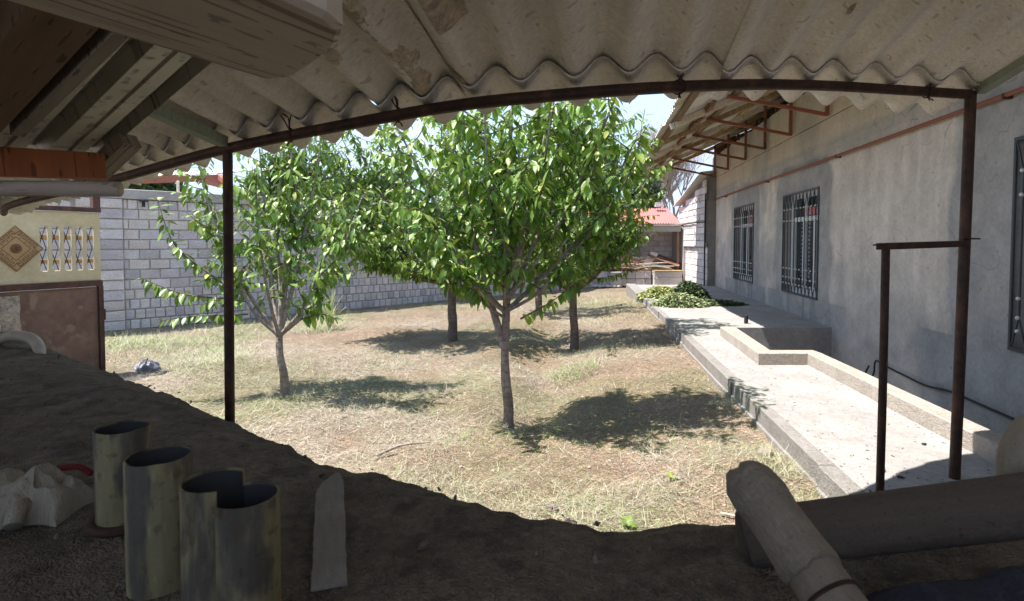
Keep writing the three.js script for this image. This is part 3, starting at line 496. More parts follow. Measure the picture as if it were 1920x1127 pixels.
// ------------------------------------------------------------------ gate at the far left (local x along the leaf, z towards the yard)
{
  const g = thing('metal_gate', 'gate leaf with cream slotted panel above a brown rusty metal sheet', 'gate', [-4.71, 0, -6.4], 1.097), th = .02;
  const slot = (cx) => { const a = .035, y0 = 1.2, y1 = 1.675, c = .012; return [[cx - a + c, y0], [cx + a - c, y0], [cx + a, y0 + c], [cx + a, y1 - c], [cx + a - c, y1], [cx - a + c, y1], [cx - a, y1 - c], [cx - a, y0 + c]]; };
  const sx = [-.539, -.43, -.321, -.213, -.104];
  mesh('panel', extrude([[-2.2, 1.075], [-.005, 1.075], [-.005, 1.835], [-2.2, 1.835]], th, [...sx.map(slot), ...sx.map((x) => slot(-1.566 - x + .0))], .005), M.cream, g);
  mesh('lower_sheet', grid(40, 24, (u, v) => V(lerp(-2.2, -.05, u), lerp(.03, 1.0, v), .02 + .012 * (fbm(u * 5, v * 4, 3, 8) - .5)), (u, v) => [u * 2.2 + .3, v]), M.gate, g);
  mesh('lower_sheet', bx(2.15, 1.0, .012, -1.125, .5, .004, 0), M.gate, g);
  mesh('rail', bx(2.2, .065, .06, -1.1, 1.04, .02), M.gateFrame, g); mesh('rail', bx(2.2, .05, .06, -1.1, 1.868, .02), M.gateFrame, g); mesh('rail', bx(2.2, .06, .05, -1.1, .02, .02), M.gateFrame, g);
  mesh('stile', bx(.05, 1.04, .06, -.02, .49, .02), M.gateFrame, g); mesh('stile', bx(.075, .32, .07, -.035, 2.05, .0), M.gateFrame, g);
  mesh('hinge', capTube([V(.01, .62, .04), V(.01, .74, .04)], .014, 3, 8), M.rust, g);
  // pale flaked patch by the frame edge
  mesh('flaking_patch', grid(24, 24, (u, v) => V(lerp(-1.25, -.78, u) + .03 * fbm(v * 7, 1, 3, 3), lerp(.32, .96, v), .034 + .005 * fbm(u * 9, v * 9, 3, 5)), (u, v) => [u * .6, v * .8]), std({ map: rep(T.dirt, 2), color: rgb(1.9, 1.8, 1.7), bumpMap: rep(T.dirtB, 2), bumpScale: .02 }), g).userData.label = 'pale flaking patch on the brown sheet';
  // diamond ornament with a key pattern and a round boss
  for (const cx of [-.783]) {
    const cy = 1.44, d = new THREE.Group(); d.name = 'diamond_ornament'; d.position.set(cx, cy, th); d.rotation.z = Math.PI / 4; g.add(d); const s = .168;
    mesh('plate', extrude([[-s, -s], [s, -s], [s, s], [-s, s]], .012, [], .003), M.tan, d);
    const lines = [], seg = (x0, y0, x1, y1) => lines.push(bx(Math.abs(x1 - x0) + .006, Math.abs(y1 - y0) + .006, .006, (x0 + x1) / 2, (y0 + y1) / 2, .0145, 0));
    for (const q of [s - .008, s - .082]) { const p = q - .0035; lines.push(bx(2 * q, .006, .006, 0, q, .0142, 0), bx(2 * q, .006, .006, 0, -q, .0142, 0), bx(.006, 2 * p, .006, q, 0, .0138, 0), bx(.006, 2 * p, .006, -q, 0, .0138, 0)); }
    const key = [[0, 0], [0, 1], [.78, 1], [.78, .35], [.4, .35], [.4, .68]], u = .05;
    for (let side = 0; side < 4; side++) for (let k = 0; k < 4; k++) { const bx0 = -.108 + k * .058, by = s - .07; for (let i = 0; i < 5; i++) { const t = ([x, y]) => { let X = bx0 + x * u, Y = by + y * u; for (let q = 0; q < side; q++) [X, Y] = [-Y, X]; return [X, Y]; }; const [a, b] = [t(key[i]), t(key[i + 1])]; seg(a[0], a[1], b[0], b[1]); } }
    mesh('key_pattern', lines, M.tanDark, d);
    const boss = [new THREE.TorusGeometry(.042, .007, 6, 28).translate(0, 0, .016).toNonIndexed(), new THREE.CylinderGeometry(.036, .04, .014, 28).rotateX(Math.PI / 2).translate(0, 0, .017).toNonIndexed()]; for (let i = 0; i < 6; i++) boss.push(new THREE.SphereGeometry(.008, 8, 6).translate(Math.cos(i * 1.047) * .02, Math.sin(i * 1.047) * .02, .026).toNonIndexed()); boss.push(new THREE.SphereGeometry(.009, 8, 6).translate(0, 0, .027).toNonIndexed());
    mesh('boss', boss, M.tanDark, d);
  }
  // timber rails and crossed wire behind the slots
  for (const y of [1.575, 1.315]) mesh('back_rail', barGeo(V(-2.2, y, -.05), V(0, y - .02, -.05), .03, .045), M.woodYellow, g);
  for (const cx of sx) mesh('wire', [[[-.035, 1.2], [.035, 1.44]], [[.035, 1.2], [-.035, 1.44]], [[-.035, 1.44], [.035, 1.68]], [[.035, 1.44], [-.035, 1.68]]].map(([a, b]) => tube([V(cx + a[0], a[1], -.02), V(cx + b[0], b[1], -.022)], .004, 2, 5)), M.black, g);
}

// ------------------------------------------------------------------ lean-to roof of corrugated sheets on a bent pipe
const barPts = [[-4.3, 1.75, -4.75], [-3.76, 1.776, -4.2], [-2.37, 1.861, -3.3], [-1.363, 1.95, -2.7], [-.747, 2.006, -2.45], [-.219, 2.058, -2.3], [.193, 2.087, -2.25], [.62, 2.135, -2.32], [1.40, 2.257, -2.72], [2.39, 2.272, -2.95]].map((p) => V(...p));
const barCurve = new THREE.CatmullRomCurve3(barPts, false, 'centripetal'), barS = barCurve.getPoints(600).map((p) => ({ u: p.x + .18 * p.z, y: p.y, z: p.z }));
function barAt(u) { const S = barS; if (u <= S[0].u) { return { y: S[0].y, z: S[0].z - (u - S[0].u) * .72 }; } const e = S[600]; if (u >= e.u) return { y: e.y, z: e.z - (u - e.u) * .17 }; let a = 0, b = 600; while (b - a > 1) { const m = (a + b) >> 1; if (S[m].u <= u) a = m; else b = m; } const t = (u - S[a].u) / (S[b].u - S[a].u); return { y: lerp(S[a].y, S[b].y, t), z: lerp(S[a].z, S[b].z, t) }; }
const pitch = (u) => clamp(.212 + .015 * u, .16, .235), phase = [0]; for (let i = 1; i <= 4000; i++) phase.push(phase[i - 1] + .003 / pitch(-9.5 + i * .003));
const phi = (u) => { const k = clamp((u + 9.5) / .003, 0, 3999), a = Math.floor(k); return lerp(phase[a], phase[a + 1], k - a) * 6.2832; };
const AMP = .034;
const roofY = (u, z) => { const b = barAt(u); return b.y + .138 * (z - b.z); };
const roofP = (u, z, off = 0) => V(u - .18 * z, roofY(u, z) + .026 + AMP + off + AMP * Math.sin(phi(u)), z);
{
  const L = thing('lean_to_roof', 'grey corrugated cement sheet lean-to roof on a bent brown pipe', 'roof');
  function shell(u0, u1, za, zb, off, thick, nv, seed) {  // za, zb: functions of u; a closed sheet with thickness
    const nu = Math.max(8, Math.round((u1 - u0) / .0165)), tilt = (h2(seed, 3, 1) - .5) * .008;
    const P = (i, j, dn) => { const u = lerp(u0, u1, i / nu), z = lerp(za(u), zb(u), j / nv) + (j === 0 ? .006 * (vn(u * 30, seed, 3) - .5) : 0); const p = roofP(u, z, off + dn + tilt * (i / nu)); p.y += .004 * (vn(u * 6, z * 4, seed) - .5); return p; };
    const pos = [], uv = [], idx = [], N = (nu + 1) * (nv + 1);
    for (const dn of [0, thick]) for (let j = 0; j <= nv; j++) for (let i = 0; i <= nu; i++) { const p = P(i, j, dn); pos.push(p.x, p.y, p.z); uv.push(lerp(u0, u1, i / nu) + seed * .37, p.z + seed * .61); }
    const at = (i, j, s) => s * N + j * (nu + 1) + i, quad = (a, b, c, d) => idx.push(a, b, c, a, c, d);
    for (let j = 0; j < nv; j++) for (let i = 0; i < nu; i++) { quad(at(i, j, 0), at(i, j + 1, 0), at(i + 1, j + 1, 0), at(i + 1, j, 0)); quad(at(i, j, 1), at(i + 1, j, 1), at(i + 1, j + 1, 1), at(i, j + 1, 1)); }
    for (let i = 0; i < nu; i++) { quad(at(i, 0, 0), at(i + 1, 0, 0), at(i + 1, 0, 1), at(i, 0, 1)); quad(at(i, nv, 0), at(i, nv, 1), at(i + 1, nv, 1), at(i + 1, nv, 0)); }
    for (let j = 0; j < nv; j++) { quad(at(0, j, 0), at(0, j, 1), at(0, j + 1, 1), at(0, j + 1, 0)); quad(at(nu, j, 0), at(nu, j + 1, 0), at(nu, j + 1, 1), at(nu, j, 1)); }
    const g = new THREE.BufferGeometry(); g.setAttribute('position', new THREE.Float32BufferAttribute(pos, 3)); g.setAttribute('uv', new THREE.Float32BufferAttribute(uv, 2)); g.setIndex(idx); return toCreasedNormals(g, .7);
  }
  // sheets carry six waves each; their side laps show as dark seams
  const cuts = [-6.3, -5.2, -4.1, -3.0, -1.8, -.68, .46, 1.95];
  for (let k = 0; k < cuts.length - 1; k++) {
    const a = cuts[k], b = cuts[k + 1] + (k === cuts.length - 2 ? 0 : .045), lift = (k % 2) * .012;
    const m = std({ map: rep(T.asb, .45), bumpMap: rep(T.softB, 2), bumpScale: .004, color: rgb(...mulc([1, .98, .96], .92 + .16 * h2(k, 1, 5))) });
    mesh('roof_sheet', shell(a, b, (u) => barAt(u).z - .23 - .13 * sstep(.3, 1.8, u), (u) => barAt(u).z + .06, -.002 + lift, .007, 4, k + 1), m, L);       // lower row, reaching out over the pipe
    mesh('roof_sheet', shell(a, b, (u) => barAt(u).z - .05, () => 1.3, .013 + lift, .007, 16, k + 21), m, L);                       // upper row, lapped over it
  }
  mesh('eave_pipe', capTube(barPts, .025, 220, 12), M.rust, L);
  mesh('post', capTube([V(-1.375, -.1, -2.685), V(-1.362, 1.942, -2.7)], .0225, 10, 12), M.rust, L);
  // tall post, slightly crooked, and the rafters at its head and the other post's head
  mesh('post', capTube([V(2.35, .24, -2.93), V(2.365, 1.0, -2.935), V(2.392, 2.28, -2.95)], .026, 12, 12), M.rust, L);
  for (const [p, u, m] of [[V(-1.365, 1.957, -2.67), -3.0, M.greenPaint], [V(2.43, 2.275, -2.94), 1.9, M.greenPaint]]) { const z1 = p.z + 2.6; const q = V(p.x - .18 * 2.6, p.y + .138 * 2.6, z1); mesh('rafter', barGeo(p.clone().add(V(0, .02, 0)), q.add(V(0, .02, 0)), .05, .05), m, L); }
  const r = rng(8); for (const u of [-1.45, .27, 1.6, -.9]) {
    const b = barAt(u), p = V(u - .18 * b.z, b.y, b.z), g = [new THREE.TorusGeometry(.03, .0035, 5, 16).rotateY(Math.PI / 2 + r()).translate(p.x, p.y, p.z).toNonIndexed()];
    for (let i = 0; i < 3; i++) g.push(tube([p.clone().add(V(0, .02, .02)), p.clone().add(V((r() - .5) * .05, .05 + r() * .03, .03)), p.clone().add(V((r() - .5) * .09, .06 + r() * .05, .035))], .003, 6, 5)); for (let i = 0; i < 2; i++) g.push(tube([p.clone().add(V(0, -.02, .0)), p.clone().add(V((r() - .5) * .04, -.05, .02))], .003, 4, 5));
    mesh('wire_tie', g, M.rust, L);
  }
  // mud smears where wasps and swallows built against the sheets
  const smears = [[-.78, -1.8, .3, .11], [-.74, -2.12, .3, .10], [-.79, -2.38, .22, .08], [-.98, -1.9, .16, .06], [-.52, -1.7, .14, .05], [-.62, -2.3, .14, .04], [.9, -2.15, .2, .012], [1.25, -2.2, .22, .014], [1.55, -2.3, .2, .016]];
  const g = []; smears.forEach(([u, z, lz, lu], s) => { const q = grid(48, 30, (a, b) => { const uu = u + (b - .5) * 2 * lu , zz = z + (a - .5) * 2 * lz; const p = roofP(uu, zz, .013 + .004 - .02 * (Math.sqrt(Math.sin(Math.PI * a) * Math.sin(Math.PI * b)) * fbm(uu * 22, zz * 12, 4, s + 40) - .24 + .0)); return p; }); g.push(q.toNonIndexed()); });
  const mm = mesh('mud_smear', g, std({ map: rep(T.dirt, 2), color: rgb(1.9, 1.85, 1.75), bumpMap: rep(T.dirtB, 3), bumpScale: .01, side: THREE.DoubleSide }), L); mm.userData.kind = 'stuff';
}
{ // short post with a cross bar, standing in front of the tall post on the walkway
  const s = thing('pipe_stand', 'short dark pipe post with a flat cross bar reaching to the tall post', 'pipe stand', [1.775, .25, -2.66]);
  mesh('post', capTube([V(0, -.01, 0), V(.002, .6, 0), V(0, 1.215, 0)], .018, 8, 12), M.rust, s);
  mesh('cross_bar', barGeo(V(-.035, 1.232, .01), V(.585, 1.245, -.25), .04, .032), M.rust, s);
  mesh('bracket', barGeo(V(-.06, 1.238, .01), V(.0, 1.246, .005), .03, .008), M.rust, s); mesh('bracket', barGeo(V(.55, 1.272, -.24), V(.66, 1.27, -.27), .03, .008), M.rust, s);
}

// ------------------------------------------------------------------ timber and sheet metal overhead at the left
{
  const R = V(1.49, .47, 1).normalize(), C = V(-.13, -.03, .25).normalize(), N = V().crossVectors(C, R).normalize(); if (N.y < 0) N.negate();
  const O = V(-1.45, 1.815, -2.0), prof = [[0, 0], [.004, .045], [.058, .045], [.062, 0], [.105, 0], [.109, .007], [.117, .007], [.121, 0], [.172, 0]];
  const pts = []; for (let k = 0; k < 8; k++) for (const [c, h] of prof.slice(0, 8)) pts.push([c + k * .172, h]); pts.push([8 * .172, 0]);
  const P = (c, h, t) => O.clone().addScaledVector(C, c).addScaledVector(N, h).addScaledVector(R, t), pos = [], uv = [];
  for (let i = 0; i < pts.length - 1; i++) for (let k = 0; k < 8; k++) { const t0 = -.06 + k * .26, t1 = t0 + .26, a = P(...pts[i], t0), b = P(...pts[i + 1], t0), c = P(...pts[i + 1], t1), d = P(...pts[i], t1); pos.push(...a, ...b, ...c, ...a, ...c, ...d); for (const [q, t] of [[i, t0], [i + 1, t0], [i + 1, t1], [i, t0], [i + 1, t1], [i, t1]]) uv.push(pts[q][0], t); }
  const g = new THREE.BufferGeometry(); g.setAttribute('position', new THREE.Float32BufferAttribute(pos, 3)); g.setAttribute('uv', new THREE.Float32BufferAttribute(uv, 2)); g.computeVertexNormals();
  M.zinc.side = THREE.DoubleSide; tag(mesh('metal_sheet', g, M.zinc), 'ribbed zinc roofing sheet overhead at the left under the timber plank', 'roofing sheet');

  // broad weathered plank with a rounded, skew-cut end
  const A = [[-.42, -.97], [-.36, -.945], [-.30, -.875], [-.245, -.80], [-.222, -.745], [-.228, -.70]], bk = [[-.785, .35], [-.985, .12]], edge = [...A.map(([x, z]) => [x, -z]), ...bk.map(([x, z]) => [x, -z])];
  let pg = extrude(edge, .055, [], .008); pg.rotateX(-Math.PI / 2); { const p = pg.attributes.position, q = pg.attributes.uv, a = [.467, -.885]; for (let i = 0; i < p.count; i++) { const x = p.getX(i), z = p.getZ(i); q.setXY(i, (x * .885 + z * .467) * 2.4 + p.getY(i) * 3, (x * a[0] + z * a[1]) * 1.1); } }
  pg.translate(0, 1.785, 0);
  tag(mesh('wooden_plank', pg, M.woodPale), 'broad weathered plank with a rounded cut end jutting overhead at top left', 'plank');
  tag(mesh('rafter', barGeo(V(-1.42, 1.80, -1.45), V(-.42, 2.06, -.77), .11, .09), M.woodDark), 'dark brown rafter crossing the upper left corner above the plank', 'rafter');
  tag(mesh('batten', barGeo(V(-1.29, 1.80, -1.47), V(-.30, 2.05, -.80), .03, .05), M.wood), 'pale thin batten fixed along the edge of the dark rafter', 'batten');
  tag(mesh('ceiling_board', barGeo(V(-1.75, 1.92, -1.3), V(-.75, 2.16, -.62), .5, .02), M.woodDark), 'dark board behind the rafter in the extreme upper left corner', 'board');
  tag(mesh('cross_beam', [barGeo(V(-1.385, 1.757, -1.9), V(-1.75, 1.70, -1.2), .055, .085)], M.woodRed), 'orange brown wooden beam under the lower end of the zinc sheet', 'beam');
  tag(mesh('wood_offcut', barGeo(V(-1.50, 1.712, -1.98), V(-1.30, 1.85, -1.92), .07, .05), M.wood), 'short board end nailed slantwise across the end of the orange beam', 'board');
  tag(mesh('round_pole', capTube([V(-1.115, 1.652, -1.6), V(-1.4, 1.648, -1.53), V(-2.1, 1.645, -1.4)], .0215, 14, 14), M.woodGrey), 'pale round pole sticking in from the left just below the beam', 'pole');
}
// walls of the shed the view is taken from (behind and beside the camera)
struct('shed_wall', [bx(7.4, 1.5, .15, -1.2, .75, 1.25, 0)], std({ map: rep(T.concrete, .5), color: rgb(1.3, 1.25, 1.15) }));

// ------------------------------------------------------------------ mud-plastered wall top in the foreground
const farPts = [[-6, -5.6], [-4.4, -4.25], [-2.77, -3.03], [-1.61, -2.2], [-.79, -1.6], [-.39, -1.29], [-.11, -1.15], [.04, -1.08], [.17, -1.02], [.314, -1.035], [.424, -1.06], [.8, -1.13], [1.6, -1.22], [2.6, -1.3]];
function farZ(x) { let i = 0; while (i < farPts.length - 2 && x > farPts[i + 1][0]) i++; const [a, b] = [farPts[i], farPts[i + 1]], t = clamp((x - a[0]) / (b[0] - a[0]), 0, 1); return lerp(a[1], b[1], t) * 1.045; }
const topY = (x, z) => .975 + .03 * (fbm(x * 3 + 5, z * 3, 4, 151) - .5) + .012 * (fbm(x * 14, z * 14, 3, 153) - .5);
{
  const x0 = -5.2, x1 = 2.55, nx = 640, pos = [], uv = [], idx = [], rows = 52;
  const xx = (i) => { const t = i / nx; return t < .18 ? lerp(x0, -2.4, t / .18) : t < .9 ? lerp(-2.4, .9, (t - .18) / .72) : lerp(.9, x1, (t - .9) / .1); };
  for (let j = 0; j <= rows; j++) for (let i = 0; i <= nx; i++) {
    const x = xx(i), zf = farZ(x) + .03 * (fbm(x * 5, 3, 4, 157) - .5) + .02 * (fbm(x * 26, 8, 3, 159) - .5); let y, z;
    if (j <= 40) { const t = Math.pow(j / 40, .8); z = lerp(.25, zf, t); y = topY(x, z) - .035 * sstep(.93, 1, t) * (.6 + .8 * fbm(x * 9, 2, 3, 161)); }
    else { const t = (j - 40) / 12; y = lerp(topY(x, zf) - .035 * (.6 + .8 * fbm(x * 9, 2, 3, 161)), -.1, Math.pow(t, 1.4)); z = zf - .03 * Math.sin(Math.min(1, t * 3) * 1.57) + .02 * (fbm(x * 6, y * 6, 3, 163) - .5) * t; }
    pos.push(x, y, z); uv.push(x, z - Math.max(0, j - 40) * .08);
    if (i < nx && j < rows) { const k = j * (nx + 1) + i; idx.push(k, k + 1, k + nx + 1, k + 1, k + nx + 2, k + nx + 1); }
  }
  const g = new THREE.BufferGeometry(); g.setAttribute('position', new THREE.Float32BufferAttribute(pos, 3)); g.setAttribute('uv', new THREE.Float32BufferAttribute(uv, 2)); g.setIndex(idx); g.computeVertexNormals();
  tag(mesh('mud_wall', g, M.dirt), 'low mud plastered wall with a wide dusty top filling the foreground', 'wall');
}
// open pipe ends standing on the wall top
function stub(r0, h, thick, squash = 0) {
  const pts = [[r0, 0], [r0, h - .002], [r0 - .001, h], [r0 - thick, h]].map((p) => new THREE.Vector2(...p)); const g = new THREE.LatheGeometry(pts, 44).toNonIndexed(); const uv = g.attributes.uv, p = g.attributes.position; for (let i = 0; i < uv.count; i++) { uv.setXY(i, uv.getX(i) * .28, p.getY(i)); const x = p.getX(i), z = p.getZ(i), y = p.getY(i), k = 1 + .03 * (fbm(x * 40 + 5, z * 40 + y * 9 + h, 3, 201) - .5); p.setXYZ(i, x * k, y + (y > h * .8 ? .004 * (vn(x * 60, z * 60, 203) - .5) : 0), z * k); } g.computeVertexNormals(); return toCreasedNormals(g, .8);
}
{
  const a = thing('pipe_piece', 'leftmost and smallest looking pipe piece standing on the wall top beside the glove', 'pipe', [-.725, .972, -1.03], 0, 'open pipe pieces standing upright on the mud wall');
  mesh('body', stub(.0445, .185, .003), M.pipeY, a); mesh('flange', new THREE.TorusGeometry(.052, .009, 8, 36).rotateX(Math.PI / 2).translate(0, .012, 0), M.rust, a);
  const b = thing('pipe_piece', 'middle pipe piece of the three standing on the wall top', 'pipe', [-.54, .97, -.845], .8, 'open pipe pieces standing upright on the mud wall');
  mesh('body', stub(.0455, .205, .003), M.pipeY, b); 
  const c = thing('pipe_piece', 'nearest and widest pipe piece with two joined openings', 'pipe', [-.40, .97, -.745], 0, 'open pipe pieces standing upright on the mud wall');
  // outline of two overlapping round openings, one a little lower than the other
  const r = .043, o = .042, th = .003, ring = (q, lo) => { const out = [], n = 40, k = Math.acos(o / 2 / r) ; for (let i = 0; i <= n; i++) { const t = lerp(k, 2 * Math.PI - k, i / n); out.push([q * Math.cos(t), q * Math.sin(t), 0]); } for (let i = 0; i <= n; i++) { const t = lerp(-Math.PI + k, Math.PI - k, i / n); out.push([o + q * Math.cos(t), q * Math.sin(t) + .006, 1]); } return out; };
  const A = ring(r), B = ring(r - th), pos = [], idx = [], n = A.length, H = (s) => s ? .192 : .21; const lay = [[A, 0], [A, 1], [B, 1]]; for (const [q, f] of lay) for (const [x, z, s] of q) pos.push(x, f * H(s), z);
  for (let k = 0; k < 2; k++) for (let i = 0; i < n; i++) { const i2 = (i + 1) % n; idx.push(k * n + i, (k + 1) * n + i, k * n + i2, k * n + i2, (k + 1) * n + i, (k + 1) * n + i2); }
  let g = new THREE.BufferGeometry(); g.setAttribute('position', new THREE.Float32BufferAttribute(pos, 3)); g.setIndex(idx); g = toCreasedNormals(g, .6); const uv = [], p = g.attributes.position; for (let i = 0; i < p.count; i++) uv.push(Math.atan2(p.getZ(i), p.getX(i) - .02) * .05, p.getY(i)); g.setAttribute('uv', new THREE.Float32BufferAttribute(uv, 2));
  M.pipeY.side = THREE.DoubleSide; mesh('body', g, M.pipeY, c);
  const sooty = std({ color: rgb(.03, .03, .032), roughness: .8, side: THREE.DoubleSide });
  for (const [p, rr, h] of [[a, .0415, .184], [b, .0425, .204]]) { mesh('inside', new THREE.CylinderGeometry(rr, rr, h - .004, 36, 1, true).translate(0, h / 2, 0), sooty, p); mesh('inside', new THREE.CircleGeometry(rr, 36).rotateX(-Math.PI / 2).translate(0, .02, 0), sooty, p); }
  { const Bi = ring(r - th - .0004), pos = [], idx = []; for (const f of [.02, .985]) for (const [x, z, s] of Bi) pos.push(x, f * H(s), z); for (let i = 0; i < n; i++) { const i2 = (i + 1) % n; idx.push(i, n + i, i2, i2, n + i, n + i2); } const q = new THREE.BufferGeometry(); q.setAttribute('position', new THREE.Float32BufferAttribute(pos, 3)); q.setIndex(idx); q.computeVertexNormals(); mesh('inside', q, sooty, c); mesh('inside', [new THREE.CircleGeometry(.04, 30).rotateX(-Math.PI / 2).translate(0, .02, 0), new THREE.CircleGeometry(.04, 30).rotateX(-Math.PI / 2).translate(o, .024, .006)], sooty, c); }
}
// white knitted glove with a red cuff, crumpled on the wall top
{
  const t = thing('work_glove', 'crumpled off-white work glove with a red cuff lying left of the pipes', 'glove', [-.955, .972, -1.07], .12);
  const cloth = std({ map: rep(T.asb, 6), color: rgb(.5, .46, .385), bumpMap: rep(T.softB, 14), bumpScale: .003, side: THREE.DoubleSide });
  const g = grid(110, 70, (u, v) => {
    const x = lerp(-.115, .105, u), z = lerp(.062, -.062, v), e = Math.pow(Math.max(0, Math.sin(Math.PI * u)), .4) * Math.pow(Math.max(0, Math.sin(Math.PI * v)), .45);
    const ridge = Math.abs(fbm(x * 17 + 3, z * 20, 3, 175) - .5) * 2, slope = .055 + .035 * u + .02 * v;
    return V(x + .018 * (fbm(x * 20, z * 20 + 4, 2, 176) - .5), e * (slope * (1.12 - .75 * ridge) + .012 * Math.sin(x * 80 + z * 30)), z * (1 + .25 * Math.sin(u * 6)) + .014 * (fbm(x * 20 + 9, z * 20, 2, 177) - .5));
  }, (u, v) => [u * .2, v * .15]); mesh('body', g, cloth, t);
  for (const [x, z, q, l] of [[-.085, .03, .9, .06], [-.06, .045, .45, .06], [-.02, .05, .15, .055], [.03, .05, -.2, .05]]) { const d = V(-Math.sin(q), 0, Math.cos(q)); mesh('finger', capTube([V(x, .03, z - .03), V(x + d.x * l * .4, .032, z + d.z * l * .1), V(x + d.x * l * .75, .02, z + d.z * l * .4), V(x + d.x * l, .013, z + d.z * l * .55)], .0145, 12, 12), cloth, t); }
  mesh('cuff', tube([V(-.085, .035, -.052), V(-.045, .05, -.054), V(.0, .056, -.056), V(.04, .066, -.056), V(.075, .068, -.054), V(.1, .055, -.05)], .006, 24, 8), std({ color: rgb(.16, .015, .012) }), t);
}
// pale flat sliver lying on the wall top
{
  const b = thing('metal_strip', 'pale flat strip with a rounded tip lying right of the pipes', 'metal strip', [-.278, .985, -.84], .31), r = rng(14);
  const left = [], right = []; for (let i = 0; i <= 22; i++) { const t = i / 22, y = -.06 + t * .37; left.push([-.027 + (t > .78 ? (t - .78) * (t - .78) * .75 : 0) + (r() - .5) * .0025, y]); right.push([.024 - (t > .93 ? (t - .93) * .12 : 0) + (r() - .5) * .0025, y]); }
  const g = extrude([...right, ...left.reverse()], .005, [], .001); g.rotateX(-Math.PI / 2); g.rotateX(.05);
  mesh('strip', g.translate(0, .012, -.02), std({ color: rgb(.36, .34, .31), roughness: .8, map: rep(T.asb, 5), bumpMap: rep(T.softB, 8), bumpScale: .002 }), b);
}
// crumbs and clods fallen on the wall top
{
  const r = rng(19); scatter('dirt_crumbs', new THREE.DodecahedronGeometry(1, 0), std({ roughness: 1 }), 900, (q, c) => {
    const x = lerp(-3, 1.1, r()), z = lerp(farZ(x) + .03, Math.min(-.3, farZ(x) + 1.4), r()); const s = .0015 + r() * r() * r() * .012; q.position.set(x, topY(x, z) + s * .3, z); q.rotation.set(r() * 6, r() * 6, r() * 6); q.scale.set(s * (1 + r()), s * .8, s); const k = .08 + r() * .15; c.setRGB(k, k * .86, k * .7); return true;
  }, 'earth crumbs and small clods scattered over the dusty wall top', 'crumbs');
}
// pale bent hose at the far left of the wall top
{
  const h = thing('bent_hose', 'pale bent hose lying at the far left on the wall top before the gate', 'hose', [0, 0, 0]);
  mesh('hose', capTube([V(-2.76, .97, -2.86), V(-2.66, .995, -2.86), V(-2.54, 1.025, -2.84), V(-2.42, 1.02, -2.8), V(-2.33, .985, -2.74), V(-2.28, .95, -2.68)], .026, 30, 12), std({ color: rgb(.62, .57, .48), roughness: .7, map: rep(T.asb, 4) }), h);
  mesh('connector', [capTube([V(-2.83, .99, -2.9), V(-2.84, 1.09, -2.92), V(-2.78, 1.12, -2.92)], .038, 10, 12), capTube([V(-2.66, 1.0, -2.84), V(-2.66, 1.075, -2.86)], .03, 6, 12)], std({ map: rep(T.asb, 5), color: rgb(1.0, .95, .85) }), h);
}
